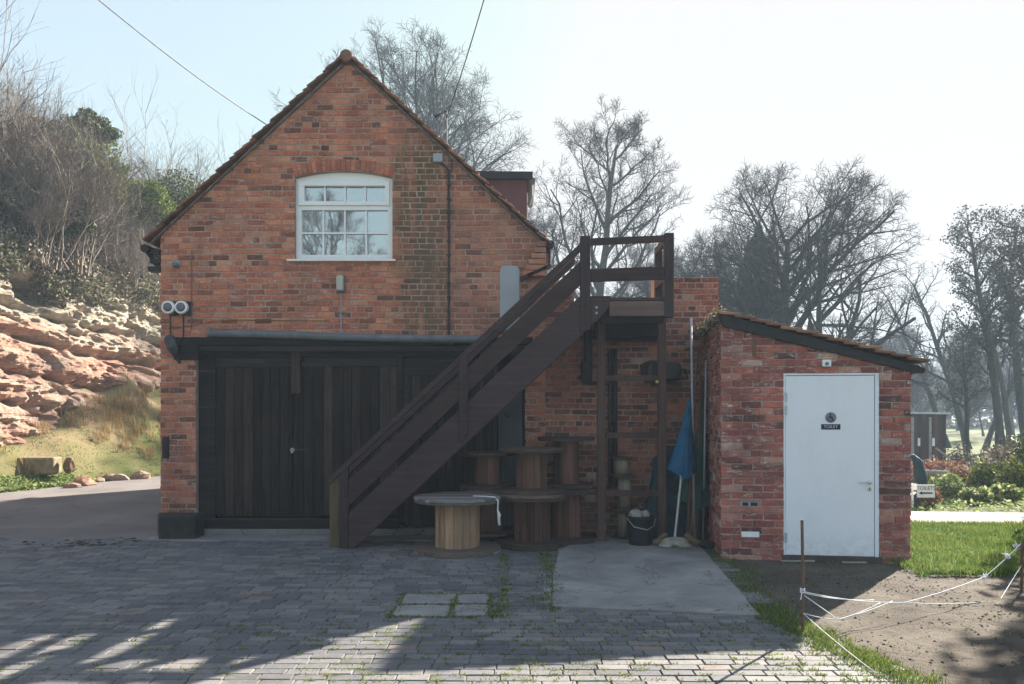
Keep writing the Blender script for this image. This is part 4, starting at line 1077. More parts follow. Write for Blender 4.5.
# small reels stacked against the wall
cx = gx(622.5, 10.1); z = .012
for i, (h, rd, dx, lab) in enumerate(((.36, .065, .0, 'bottom small weathered cable reel of the stack behind the landing leg'), (.42, .085, .02, 'middle small weathered cable reel of the stack behind the landing leg'), (.24, .095, -.02, 'top small weathered cable reel of the stack behind the landing leg'))):
    t = thing('small_reel', lab, 'cable reel', (cx+dx, 10.1, z), 0, 'small reels stacked against the wall')
    mb = MB(); mb.lathe((cx+dx, 10.1, z+.02), [(rd, 0), (rd*1.02, h*.5), (rd, h-.04)], 16); sub('drum', mb, wood('grey_small_drum', (.27, .22, .17), 'Z', .4, 10, .8), t, smooth=True)
    for zz in (z, z+h-.019):
        mb = MB(); mb.lathe((cx+dx, 10.1, zz), [(.15, 0), (.155, .008), (.15, .018)], 24); sub('flange', mb, M['reelflange'], t)
    z += h+.001
# bucket with rubble
bx_, by_ = gx(640.5, 9.62), 9.62
t = thing('bucket', 'black plastic bucket full of rubble beside the landing leg', 'bucket', (bx_, by_, .012))
mb = MB(); mb.lathe((bx_, by_, .012), [(.135, 0), (.14, .02), (.168, .32), (.18, .325), (.18, .345), (.16, .345), (.155, .27)], 28); sub('bucket_body', mb, M['tub'], t, smooth=False)
mb = MB(); mb.tube([(bx_-.17, by_-.03, .33), (bx_-.1, by_-.15, .24), (bx_+.05, by_-.19, .21), (bx_+.15, by_-.1, .25), (bx_+.175, by_, .33)], .006, 6); sub('bucket_handle', mb, M['galv'], t)
for i, (dx, dy, s_, lab) in enumerate(((-.06, -.03, .08, 'large pale lump of rubble in the black bucket, the left one'), (.06, .02, .055, 'small grey stone in the black bucket, the right one'), (.0, .08, .05, 'stone at the back of the black bucket, half hidden'))):
    mb = MB(); mb.rock((bx_+dx, by_+dy, .36), s_*1.1, s_, s_, i, .5)
    tag(obj('rubble_stone', mb, M['stone']), lab, 'stone', 'stones in the bucket')
# chopped wood and stones at the slab corner
rg = random.Random(8)
logs = [((655, 545), (668, 531), .06, 'split log leaning up beside the bucket, leftmost on the slab'), ((699, 544), (688, 533), .07, 'yellowish split log at the right end of the wood pile')]
for i, (a, b, w_, lab) in enumerate(logs):
    p0 = at(a[0], a[1], 9.45); p1 = at(b[0], b[1], 9.45); p0.z = .04; p1.z = .04+.10
    mb = MB(); mb.beam(p0, p1+Vector((0, .12, 0)), w_, w_*.8); tag(obj('split_log', mb, M['log'], bevel=.012), lab, 'log', 'split logs on the slab')
for i, (px_, py_, s_, lab) in enumerate(((675, 541, .13, 'largest flat grey stone in the pile under the parasol'), (665, 545, .06, 'small tan stone in front of the pile, beside the left log'), (683, 545, .07, 'middle brown stone in front of the pile under the parasol'), (672, 531, .08, 'rear stone of the pile under the parasol'), (708, 543, .09, 'dark stone tucked against the shed side wall'))):
    p = at(px_, py_, 9.4); mb = MB(); mb.rock((p.x, 9.35+(545-py_)*.02, .012+s_*.35), s_*1.3, s_, s_*.5, 20+i, .5)
    tag(obj('loose_stone', mb, M['stone'] if i != 4 else M['blackstone']), lab, 'stone', 'loose stones by the shed')

# ------------------------------------------------------------------ parasols, poles and tub in the corner
def parasol(base, top, rmax, zc0, zc1, mat, lab, seed, pole):
    rg = random.Random(seed); b = Vector(base); tp = Vector(top); d = (tp-b)
    t = thing('folded_parasol', lab, 'parasol', base, 0, 'folded parasols leaning in the corner')
    mb = MB(); mb.tube([b, b+d*(zc0+.15)], .017, 10); sub('pole', mb, pole, t)
    mb = MB(); n = 28; rings = 12
    for i in range(rings+1):
        s_ = i/rings; p = b+d*(zc0+(zc1-zc0)*s_)
        rr = rmax*(1-s_)**1.15+.008
        for k in range(n):
            a = 2*math.pi*k/n; q = rr*(1+.3*math.cos(k*math.pi)*(1-s_*.3)+.06*math.sin(a*2+seed))
            mb.v.append((p.x+q*math.cos(a), p.y+q*math.sin(a)*.8, p.z+((.03*math.cos(k*math.pi)+.05*math.sin(a*2+1)) if i == 0 else 0)))
    for i in range(rings):
        for k in range(n): mb.f.append((i*n+k, i*n+(k+1) % n, (i+1)*n+(k+1) % n, (i+1)*n+k)); mb.r.append(.5)
    sub('canopy', mb, mat, t, smooth=True)
parasol(at(676, 531, 9.55)[:2]+(.012,) if False else (gx(674, 9.5), 9.5, .02), (gx(690, 9.75), 9.75, gz(396, 9.75)), .135, .47, 1.0, M['blue'], 'closed bright blue parasol leaning in the corner by the shed', 1, M['galv'])
parasol((gx(690, 9.8), 9.8, .02), (gx(702, 10.2), 10.1, gz(400, 10.1)), .17, .26, .98, M['greencloth'], 'closed green parasol behind the blue one, against the shed wall', 2, M['log'])
mb = MB(); rg = random.Random(9)   # bundled dark tarpaulin standing behind
n = 40; c = (gx(672, 10.05), 10.1)
for i in range(17):
    z = .015+1.15*i/16
    for k in range(n):
        a = 2*math.pi*k/n; q = 1+.14*math.sin(a*7+z*2)+.09*math.sin(a*13-z*5)+.2*mn.noise(Vector((math.cos(a), math.sin(a), z*2)))
        w_ = (.36-.12*(i/16)**2)*(1 if i < 15 else .6)
        mb.v.append((c[0]+.03*math.sin(z*3)+w_*q*math.cos(a)+z*.05, c[1]+.14*q*math.sin(a), z))
for i in range(16):
    for k in range(n): mb.f.append((i*n+k, i*n+(k+1) % n, (i+1)*n+(k+1) % n, (i+1)*n+k)); mb.r.append(.5)
mb.f.append(tuple(16*n+k for k in range(n))); mb.r.append(.5)
tag(obj('folded_tarpaulin', mb, M['teal'], smooth=True), 'bundle of dark teal tarpaulin behind the parasols', 'tarpaulin')
poles = [((676, 9.5), (693, 384, 10.0), .012, M['leg'], 'thin dark pole crossing in front of the green parasol'), ((703, 9.75), (706, 360, 10.0), .013, M['galv'], 'thin grey pole against the shed wall corner'), ((694.5, 9.55), (691, 318, 9.95), .016, M['galv'], 'long pale metal pole leaning in the corner, tallest'), ((687, 9.6), (697, 352, 10.1), .017, M['rust'], 'reddish wooden pole, leftmost of the wooden ones in the corner'),
         ((697, 9.8), (700.5, 346, 10.15), .02, M['rust'], 'thick reddish wooden pole nearest the shed wall'), ((700, 9.9), (703, 380, 10.15), .018, M['leg'], 'short grey-brown wooden pole behind the parasols')]
for (a, b, r_, m_, lab) in poles:
    mb = MB(); mb.tube([(gx(a[0], a[1]), a[1], .014), at(b[0], b[1], b[2])], r_, 10); tag(obj('pole', mb, m_, smooth=True), lab, 'pole', 'poles leaning in the corner')
t = thing('hanging_tub', 'black plastic tub hung sideways on the brick wall beside the landing leg', 'tub', tuple(at(660, 372, WY-.02)))
mb = MB(); c = at(655, 372, WY-.02)
n = 30; prof = [(0, 1.0), (.06, 1.04), (.25, .92), (.34, .84), (.36, .7)]
for (dy, s_) in prof:
    for k in range(n):
        a = 2*math.pi*k/n; ca, sa = math.cos(a), math.sin(a)
        mb.v.append((c.x+.06+math.copysign(abs(ca)**.6, ca)*.25*s_, c.y-.005-dy, c.z+math.copysign(abs(sa)**.6, sa)*.145*s_))
for i in range(len(prof)-1):
    for k in range(n): mb.f.append((i*n+k, i*n+(k+1) % n, (i+1)*n+(k+1) % n, (i+1)*n+k)); mb.r.append(.5)
e = (len(prof)-1)*n; mb.f.append(tuple(e+k for k in range(n))); mb.r.append(.5)
sub('tub_body', mb, M['tub'], t, smooth=False)
mb = MB(); mb.tube([(c.x+.28, c.y-.06, c.z+.02), (c.x+.38, c.y-.05, c.z+.03), (c.x+.42, c.y-.03, c.z-.08), (c.x+.3, c.y-.05, c.z-.1)], .014, 8); sub('tub_handle', mb, M['blackiron'], t)
mb = MB(); q = at(656, 382, 9.84); mb.lathe((q.x, 9.805, q.z), [(.02, 0), (.022, .03), (.014, .04)], 14, .5, (0, -1, 0))
tag(obj('tap_fitting', mb, simple('brass', (.5, .4, .2), .35, .1, 5, .1, .002, .5, .8)), 'small brass fitting on the upper cross rail near the tub', 'fitting')

# ------------------------------------------------------------------ toilet shed
PL = Vector((gx(721, 8.82), 8.82, 0)); PR = Vector((gx(910, 8.56), 8.56, 0))
ang = math.atan2(PR.y-PL.y, PR.x-PL.x); SW = (PR-PL).length
sh = thing('brick_shed', 'small lean-to brick shed with white toilet door and mossy tiled roof', 'shed', tuple(PL), ang)
SD = 1.85; ZL, ZR = 2.60, 2.07
mb = MB(); rg = random.Random(70)
DX0, DXW = (785-721)/(910-721)*SW-.005, 0
DXa, DXb, DZa, DZb = .665, 1.655, .03, 2.02
outl = [(0, -.06), (SW, -.06), (SW, ZR), (0, ZL)]
dh = [(DXa, -.1), (DXb, -.1), (DXb, DZb), (DXa, DZb)]
vb1 = (.20, .42, .555, .63); vb2 = (.22, .42, .22, .295)
brick_field(mb, lambda u, v, w: (u, -w, v), 0, SW, -.05, ZL, [outl], [dh, [(.335, 2.2), (.365, 2.2), (.365, 2.42), (.335, 2.42)], [(.215, .56), (.41, .56), (.41, .62), (.215, .62)], [(.215, .225), (.41, .225), (.41, .29), (.215, .29)]], rg, L=.225, H=.0765, gap=.012, depth=.012, jit=.004, dep_j=.007, bond='stretch', rowwave=.02)
obj('front_wall', mb, M['shedbrick'], sh, local=True)
mb = MB()
brick_field(mb, lambda u, v, w: (0-w, SD-u, v), 0, SD, -.05, ZL, [[(0, -.05), (SD, -.05), (SD, ZL), (0, ZL)]], [], rg, H=.0765, jit=.005, dep_j=.01, rowwave=.02)
obj('side_wall', mb, M['shedbrick'], sh, local=True); mb = MB()
brick_field(mb, lambda u, v, w: (SW+w, u, v), 0, SD, -.05, ZR, [[(0, -.05), (SD, -.05), (SD, ZR), (0, ZR)]], [], rg, H=.0765, jit=.004, dep_j=.007)
obj('side_wall', mb, M['shedbrick'], sh, local=True)
mb = MB(); pcs = subtract([[(0, -.06), (SW, -.06), (SW, ZR), (0, ZL)]], dh)
for p in pcs: mb.prism(p, .0, .12)
mb.box(0, .12, .12, SD, -.06, ZL-.03); mb.box(SW-.12, SW, .12, SD, -.06, ZR-.03); mb.prism([(0, -.06), (SW, -.06), (SW, ZR), (0, ZL)], SD-.1, SD)
obj('mortar', mb, M['shedmortar'], sh, local=True)
mb = MB(); mb.box(.217, .408, -.012, 0, .227, .288); obj('white_brick', mb, M['white'], sh, local=True, bevel=.004)
mb = MB(); mb.box(.217, .408, -.010, 0, .563, .618); vb = obj('air_brick', mb, M['greyboard'], sh, local=True)
mb = MB()
for i in range(2): mb.box(.228+i*.085, .29+i*.1, -.014, -.0105, .572, .609)
sub('vent_hole', mb, M['ink'], vb, local=True)
mb = MB(); mb.box(.337, .363, -.012, .0, 2.205, 2.415); obj('vent_slot', mb, M['rust'], sh, local=True)
# roof: boarding, black bargeboard, tiles
sl_ = (ZR-ZL)/SW
def rz(x): return ZL+sl_*x
mb = MB(); mb.prism([(-.03, rz(-.03)), (SW+.13, rz(SW+.13)), (SW+.13, rz(SW+.13)+.03), (-.03, rz(-.03)+.03)], -.02, SD+.02); r2 = obj('roof', mb, M['fascia'], sh, local=True)
mb = MB(); mb.prism([(-.0, rz(0)-.055), (SW+.05, rz(SW+.05)-.04), (SW+.09, rz(SW+.09)-.01), (SW+.09, rz(SW+.09)+.04), (-.0, rz(0)+.075)], -.055, -.016); sub('bargeboard', mb, M['fascia'], r2, local=True, bevel=.004)
mb = MB(); rg = random.Random(71); nT = 13; up = Vector((-sl_, 0, 1)).normalized(); dd = Vector((1, 0, sl_)).normalized()
Lt = (SW+.13)/dd.x
for i in range(nT):
    for k in range(8):
        a = Vector((-.035, 0, rz(-.035)+.05))+dd*(Lt*i/nT); b = a+dd*(Lt/nT+.05+rg.uniform(-.01, .015))
        y0 = -.09+k*.25+rg.uniform(-.006, .006); y1 = y0+.243; j = rg.uniform(-.004, .008)
        P = [a+up*(.02+j), b+up*(.05+j), b+up*(.082+j), a+up*(.05+j)]
        mb.add([(p.x, y0, p.z) for p in P]+[(p.x, y1, p.z) for p in P], [(0,1,2,3),(7,6,5,4),(0,4,5,1),(3,2,6,7),(1,5,6,2),(0,3,7,4)], rg.random())
sub('tiles', mb, M['tile'], r2, local=True, bevel=.004)
mb = MB(); mb.tube([(SW+.10, -.06, rz(SW+.10)+.0), (SW+.10, SD, rz(SW+.10)+.0)], .035, 10); sub('gutter', mb, M['fascia'], r2, local=True)
mb = MB(); rg = random.Random(72)
for i in range(2600):
    y_ = rg.uniform(-.05, SD+.2)
    x_ = rg.gauss(-.02, .06); z_ = ZL+.06+rg.gauss(0, .05)-.25*max(0, -x_); leaf(mb, (x_, y_, z_), .018, rg)
sub('moss', mb, leafmat('dry_moss', [(0, (.04, .04, .02)), (.6, (.12, .1, .06)), (1, (.4, .34, .26))], .9, .2), r2, local=True)
# door
mb = MB()
for p in subtract([[(DXa, DZa), (DXb, DZa), (DXb, DZb), (DXa, DZb)]], [(DXa+.018, DZa+.0-.1), (DXb-.04, DZa-.1), (DXb-.04, DZb-.02), (DXa+.018, DZb-.02)]): mb.prism(p, -.004, .08)
obj('door_frame', mb, M['door'], sh, local=True)
mb = MB(); mb.box(DXa+.022, DXb-.045, .004, .05, DZa+.012, DZb-.026); dr = obj('door', mb, M['doorleaf'], sh, local=True, bevel=.004)
dr['label'] = 'white flush door with sign'
mb = MB(); hx, hz = DXb-.095, .845
mb.lathe((hx, .004, hz), [(.024, 0), (.024, .008), (.01, .01), (.01, .045)], 16, .5, (0, -1, 0)); mb.tube([(hx, -.038, hz), (hx-.03, -.042, hz), (hx-.12, -.04, hz)], .0095, 10)
mb.lathe((hx, .004, hz-.075), [(.024, 0), (.024, .008)], 16, .5, (0, -1, 0)); sub('handle', mb, M['metal'], dr, local=True)
mb = MB(); mb.box(hx-.004, hx+.004, -.007, -.004, hz-.09, hz-.062); sub('keyhole', mb, M['ink'], dr, local=True)
for z in (1.62, 1.76, .23):
    mb = MB(); mb.tube([(DXa+.02, -.008, z-.05), (DXa+.02, -.008, z+.05)], .009, 8); mb.box(DXa+.02, DXa+.04, -.002, .004, z-.05, z+.05); sub('hinge', mb, M['galv'], dr, local=True)
mb = MB(); sx_, sz_ = (831-783)/96*(DXb-DXa)+DXa-.0, 1.54
mb.lathe((sx_, .004, sz_), [(.058, 0), (.058, .004)], 28, .5, (0, -1, 0)); rd_ = sub('symbol_disc', mb, M['plate'], dr, local=True)
mb = MB(); c = (sx_, sz_)     # wheelchair symbol
y0, y1 = -.0035, -.0005
mb.lathe((c[0]-.006, -.0005, c[1]+.036), [(.0085, 0), (.0085, .003)], 14, .5, (0, -1, 0))
def strk(pts, w_):
    for i in range(len(pts)-1):
        a = Vector((pts[i][0], 0, pts[i][1])); b = Vector((pts[i+1][0], 0, pts[i+1][1])); d = (b-a).normalized(); s_ = Vector((-d.z, 0, d.x))*w_/2
        mb.prism([(p.x, p.z) for p in (a-s_-d*w_*.3, b-s_+d*w_*.3, b+s_+d*w_*.3, a+s_-d*w_*.3)], y0, y1)
strk([(c[0]-.006, c[1]+.024), (c[0]-.006, c[1]-.004), (c[0]+.016, c[1]-.006), (c[0]+.026, c[1]-.032)], .010)
strk([(c[0]-.006, c[1]+.010), (c[0]+.014, c[1]+.010)], .007)
arc = [(c[0]-.006+.026*math.cos(t), c[1]-.016+.026*math.sin(t)) for t in [math.pi*(.62+i*.11) for i in range(12)]]
strk(arc, .006)
sub('wheelchair_symbol', mb, M['ink'], rd_, local=True)
mb = MB(); mb.box(sx_-.10, sx_+.10, .0, .004, 1.41, 1.468); np_ = sub('name_plate', mb, M['navy'], dr, local=True)
def text(name, s, size, parent, loc, mat, rot=(R(90), 0, 0), ext=.001):
    cu = bpy.data.curves.new(name, 'FONT'); cu.body = s; cu.size = size; cu.align_x = 'CENTER'; cu.align_y = 'CENTER'; cu.extrude = ext; cu.resolution_u = 3
    tmp = bpy.data.objects.new(name, cu); C.objects.link(tmp); bpy.context.view_layer.update()
    me = bpy.data.meshes.new_from_object(tmp.evaluated_get(bpy.context.evaluated_depsgraph_get()))
    bpy.data.objects.remove(tmp); me.materials.clear(); me.materials.append(mat)
    o = bpy.data.objects.new(name, me); C.objects.link(o); o.parent = parent; o.location = loc; o.rotation_euler = rot; return o
text('lettering', 'TOILET', .045, np_, (sx_, -.0015, 1.439), M['letter'])
mb = MB(); mb.box(DXa-.02, DXb+.03, -.02, .1, -.06, DZa+.01); obj('door_step', mb, simple('stained_step', (.07, .06, .05), .9, .4, 6), sh, local=True)
mb = MB(); cx_ = (827-721)/189*SW; mb.box(cx_-.045, cx_+.045, -.06, -.008, 2.09, 2.165); t = obj('sensor_box', mb, M['white'], sh, local=True, bevel=.006)
mb = MB(); mb.lathe((cx_, -.061, 2.12), [(.02, 0), (.018, .01)], 12, .5, (0, -1, 0)); sub('sensor_eye', mb, M['grey'], t, local=True)
for (f, lab) in ((.3, 'pale edging stone in the soil before the white door'), (.62, 'short pale edging stone in the soil at the right of the door')):
    mb = MB(); a = PL+(PR-PL)*f+Vector((0, -.14, -.002)); mb.beam(a, a+Vector(((PR-PL).x*.17*(1.4-f), .0, 0)), .02, .016)
    tag(obj('edging_stone', mb, M['stone'], bevel=.005), lab, 'edging stone', 'edging stones before the shed')

# ------------------------------------------------------------------ stake, strings
t = thing('stake', 'thin rusty stake standing in bare earth before the white door', 'stake', (gx(802.5, 5.82), 5.82, -.02), 0, 'stakes holding the white string')
mb = MB(); X, Y = gx(802.5, 5.82), 5.82; mb.tube([(X, Y, -.05), (X+.003, Y, .4), (X-.004, Y, .815)], [.012, .0115, .011], 7); sub('rod', mb, M['stake'], t)
mb = MB()
for k in range(3): mb.tube([(X+.016*math.cos(a*.785), Y+.016*math.sin(a*.785), .29+.012*k) for a in range(9)], .004, 5, False)
mb.tube([(X-.01, Y-.015, .29), (X-.02, Y-.02, .24)], .004, 5); sub('knot', mb, M['rope'], t)
X2, Y2 = gx(1021.5, 7.2), 7.2
t = thing('stake', 'short dark stake at the right edge holding tangled white string', 'stake', (X2, Y2, -.02), 0, 'stakes holding the white string')
mb = MB(); mb.tube([(X2, Y2, -.05), (X2+.005, Y2, .43)], [.012, .011], 7); sub('rod', mb, M['stake'], t)
def sag(a, b, s_, n=14): return [Vector(a).lerp(Vector(b), i/n)-Vector((0, 0, s_*4*(i/n)*(1-i/n))) for i in range(n+1)]
mb = MB(); A = Vector((X, Y, .295)); B = Vector((X2, Y2, .42)); K = at(985, 596, 7.0)
mid = at(905, 610, 6.3); mid.z = .10
low = at(838, 617, 5.9); low.z = .07
K.z = .16; mb.tube(sag(A, mid, .025)+sag(mid, K, .012)[1:]+sag(K, B, .01)[1:], .0033, 5)
mb.tube(sag(A+Vector((0, .01, -.01)), mid+Vector((-.25, 0, .02)), .02), .003, 5)
mb.tube(sag(A-Vector((0, 0, .02)), low, .0), .003, 5)
mb.tube(sag(Vector((X, Y, .14)), low, .01)+sag(low, mid+Vector((-.1, 0, .01)), .01)[1:], .003, 5)
mb.tube(sag(low, at(880, 603, 6.2), .01), .003, 5)
mb.tube(sag(mid, at(1000, 600, 6.9), .02)+[B-Vector((0, 0, .2))], .003, 5)
g0 = at(862, 668, 5.2); g0.z = .005
mb.tube(sag(Vector((X, Y, .14)), Vector((gx(875, 4.9), 4.9, .005)), .01), .0025, 5)
rg = random.Random(90)
for (c, n_, s_) in ((K, 10, .03), (mid.lerp(K, .72)-Vector((0, 0, .02)), 6, .02), (low, 4, .015), (K.lerp(B, .6), 8, .03), (B-Vector((.05, 0, .02)), 6, .035)):
    for i in range(n_):
        s_ = s_ if i else s_*.55
        p = Vector(c); p.z = max(p.z, .06); pts = [p+Vector((rg.gauss(0, s_), rg.gauss(0, s_), rg.gauss(0, s_))) for _ in range(4)]; mb.tube([pts[0].lerp(pts[1], k/4) if k < 4 else pts[1].lerp(pts[2], (k-4)/4) for k in range(9)], .0025, 4)
tag(obj('string', mb, M['rope'], smooth=True), 'sagging tangled white string stretched between the two stakes', 'string')

# ------------------------------------------------------------------ cliff
mb = MB(); NU, NV = 420, 150
def cliff_pt(u, v):
    y = 6+u*26; x = cliffx(y); z0 = .3; ztop = 5.6+.3*mn.noise(Vector((y*.4, 0, 0)))
    z = z0+(ztop-z0)*v
    s = z+ (y-17.8)*.055                         # strata dip along the face
    w = mn.noise(Vector((y*.25, 0, 0)))*.25+mn.noise(Vector((y*.8, z*.3, 2)))*.12
    d = 0
    for (lv, dep, wd) in ((1.7, .26, .10), (2.5, .28, .09), (3.4, .38, .12), (4.2, .34, .11), (4.9, .16, .08)):
        k = (s+w-lv)
        d -= dep*math.exp(-(k/wd)**2)*(.65+1.3*max(-.2, mn.noise(Vector((y*1.1, lv*3, 1)))+.1))
        d += .12*math.exp(-((k-.28)/.2)**2)
    d += .22*mn.noise(Vector((y*.45, z*.5, 0)))+.17*mn.noise(Vector((y*.4, s*2.4, 4)))+.07*mn.noise(Vector((y*.9, s*6.0, 7)))+.06*mn.noise(Vector((y*2.5, s*14, 9)))+.05*mn.noise(Vector((y*5, z*6, 7)))+.03*mn.noise(Vector((y*11, z*12, 7)))
    d -= .22*sstep(.15, .36, mn.noise(Vector((y*1.3, s*3.0, 21))))+.12*sstep(.15, .4, mn.noise(Vector((y*3.1, s*6.2, 31))))
    d -= .10*abs(mn.noise(Vector((y*2.0, z*1.2, 11))))
    d -= .65*math.exp(-(((y-20.0)/.62)**2+((z-4.55)/.35)**2)**1.5)     # hollow
    x += d-.26*(z-2)
    return (x, y, z)
for j in range(NV+1):
    for i in range(NU+1): mb.v.append(cliff_pt(i/NU, j/NV))
mb.f = [(j*(NU+1)+i, j*(NU+1)+i+1, (j+1)*(NU+1)+i+1, (j+1)*(NU+1)+i) for j in range(NV) for i in range(NU)]; 
n0 = len(mb.v)
for i in range(NU+1): x, y, z = mb.v[NV*(NU+1)+i]; mb.v.append((x-3.6, y, z+.35))
for i in range(NU): mb.f.append((NV*(NU+1)+i, NV*(NU+1)+i+1, n0+i+1, n0+i))
mb.r = [.5]*len(mb.f)
struct(obj('sandstone_cliff', mb, M['rock'], origin=(-10, 17, 0)))
mb = MB(); by = lin(12, 27, 60); bk = lin(0, 1.25, 14)
for y in by:
    for k in bk:
        x = toe(y)+(cliffx(y)-toe(y))*k; mb.v.append((x, y, ground_z(x, y)+.035+.05*mn.noise(Vector((x*2.2, y*2.2, 5)))-(.06 if k == 0 else 0)))
mb.f = [(i*15+j, (i+1)*15+j, (i+1)*15+j+1, i*15+j+1) for i in range(60) for j in range(14)]; mb.r = [.5]*len(mb.f)
struct(obj('bank', mb, M['bank'], smooth=True, origin=(-10, 18, 0)))
# bank vegetation and boulders
mb = MB(); rg = random.Random(95)
def bank_at(y, k): x = toe(y)+(cliffx(y)-toe(y))*k; return x, ground_z(x, y)
for i in range(26000):
    y = rg.uniform(12.5, 26); k = rg.uniform(-.02, 1.0); x, z = bank_at(y, k)
    gq = mn.noise(Vector((x*.9, y*.9, 3)))+.4-.3*(abs(k-.5))
    if gq < rg.uniform(-.1, .45): continue
    blade(mb, x, y, z-.01, rg.uniform(.03, .09), rg, 1.0, .008)
tag(obj('bank_grass', mb, M['blade'], origin=(-10, 18, 0)), 'green grass patches over the bank below the cliff', 'grass', kind='stuff')
mb = MB()
for i in range(170):
    y = rg.gauss(21.6, .9) if rg.random() < .85 else rg.uniform(17, 24); k = rg.uniform(.35, 1.0)
    x, z = bank_at(y, k)
    for q in range(22): blade(mb, x+rg.gauss(0, .07), y+rg.gauss(0, .07), z-.02, rg.uniform(.1, .38), rg, .8, .006)
tag(obj('dry_grass', mb, M['drygrass'], origin=(-10, 19, 0)), 'tawny dry grass and bracken clumps on the bank', 'grass', kind='stuff')
mb = MB()
for i in range(3600):
    y = rg.uniform(13.5, 18.3); x = toe(y)-rg.uniform(-.05, .5); z = ground_z(x, y)
    for q in range(3): leaf(mb, (x+rg.gauss(0, .03), y+rg.gauss(0, .03), z+rg.uniform(.0, .13)), rg.uniform(.02, .045), rg, None, .5)
tag(obj('ground_cover', mb, M['paleleaf'], origin=(-10, 16, 0)), 'low pale green leafy ground cover along the drive edge', 'ground cover', kind='stuff')
for i, (px_, py_, D, s_, lab) in enumerate(((83, 437, 17.5, .2, 'rounded dark boulder in the middle of the grassy bank'), (72, 447, 17, .13, 'small boulder just left of the rounded dark one on the bank'), (112, 424, 19, .15, 'grey boulder higher on the bank near the dry grass'), (98, 428, 18.5, .12, 'flat grey stone between two boulders on the bank'), (140, 449, 19.3, .2, 'flat pinkish rock near the foot of the bank by the building'), (120, 458, 18.9, .16, 'small pink rock low on the bank left of the flat one'))):
    X_ = gx(px_, D); zb = ground_z(X_, D); mb = MB(); mb.rock((X_, D, zb+s_*.4), s_*1.3, s_, s_*.8, 50+i)
    tag(obj('boulder', mb, M['rock']), lab, 'boulder', 'boulders on the bank')
Dp = 17.6; x0, x1 = gx(20, Dp), gx(58, Dp)
mb = MB(); mb.box(x0, x1, Dp-.18, Dp+.18, gz(474, Dp), gz(457, Dp)); tag(obj('stone_trough', mb, simple('tan_stone', (.22, .185, .12), .9, .4, 6, .7, .02), bevel=.04), 'tan rectangular stone block at the foot of the bank', 'stone block')
mb = MB(); mb.rock((gx(66, Dp), Dp+.1, gz(466, Dp)), .12, .1, .2, 77); tag(obj('upright_stone', mb, M['log']), 'small orange-brown upright stone right of the tan block', 'stone')

# ------------------------------------------------------------------ trees
def grow(seed, H, r0, lv, spread=1.0, fork=.3, trop=.1, lean=(0, 0), n0=9, kids=(7, 6, 5, 4), ratio=(.62, .5, .5, .5), base=.25, wander=.14, ang=(.9, .8, .7, .7), len0=1.0, minr=.008, env=None):
    rg = random.Random(seed); trunk = MB(); crown = MB(); tips = []
    sides = (9, 6, 4, 3, 3, 3, 3)
    def branch(p, d, L, r, level):
        n = (9, 7, 5, 4, 2, 2)[level]; pts = [p]; dirs = [d]; q = p; dd = d
        for i in range(n):
            dd = (dd+Vector((rg.gauss(0, 1), rg.gauss(0, 1), rg.gauss(0, .6)))*wander*(1 if level else .45)+Vector((0, 0, trop*(1 if level else .3)))).normalized()
            q = q+dd*(L/n); pts.append(q); dirs.append(dd)
        rr = [max(minr*.55, r*(1-.75*(i/n)**(1.0 if level else 1.4))) for i in range(n+1)]
        if level == 0: rr[0] *= 1.35
        (trunk if level == 0 else crown).tube(pts, rr, sides[level], level == 0, rg.random())
        if level >= lv:
            tips.append(pts[-1]); return
        nk = n0 if level == 0 else kids[level-1]
        for k in range(nk):
            b = base if level == 0 else .18
            t = b+(1-b)*((k+rg.uniform(.1, .9))/nk); f = t*n; i = min(n-1, int(f)); w_ = f-i
            pos = pts[i].lerp(pts[i+1], w_); dl = dirs[i+1]
            az = k*2.4+rg.uniform(-.6, .6); o1 = dl.orthogonal().normalized(); o1 = Matrix.Rotation(az, 3, dl) @ o1
            a = ang[level]*rg.uniform(.7, 1.25)*(1-.35*t if level == 0 else 1)
            nd_ = (dl*math.cos(a)+o1*math.sin(a)).normalized()
            if level == 0: nd_ = Vector((nd_.x*spread, nd_.y*spread, nd_.z)).normalized()
            LL = L*ratio[level]*rg.uniform(.75, 1.15)*(1-.45*t if level == 0 else (1-.4*t))*(len0 if level == 0 else 1)
            if env:
                rx, rz_, zc = env; e = 0.0; st = .25
                while e < 14:
                    q2 = pos+nd_*(e+st)
                    if (q2.x**2+q2.y**2)/rx**2+((q2.z-zc)/rz_)**2 > 1: break
                    e += st
                if level == 0: LL = max(.6, e*rg.uniform(.85, 1.05))
                else: LL = max(.25, min(LL, e*1.15+.3))
            branch(pos, nd_, LL, max(minr, rr[i]*(.58 if level < 3 else .5)), level+1)
    branch(Vector((0, 0, 0)), Vector((lean[0], lean[1], 1)).normalized(), H, r0, 0)
    return trunk, crown, tips
def plant_tree(name, lab, loc, parts, group=None, cat='tree', mt=None, mc=None, rz=0, sc=1, leaves=None, lm=None):
    tr, cr, tips = parts
    t = thing(name, lab, cat, loc, rz, group); t.scale = (sc, sc, sc)
    sub('trunk', tr, mt or M['bark'], t, local=True, smooth=True)
    c = sub('crown', cr, mc or M['twig'], t, local=True)
    if leaves: sub('foliage', leaves, lm, c, local=True)
    return t
def hz(px_, D): x = gx(px_, D); return (x, D, ground_z(x, D)-.1)

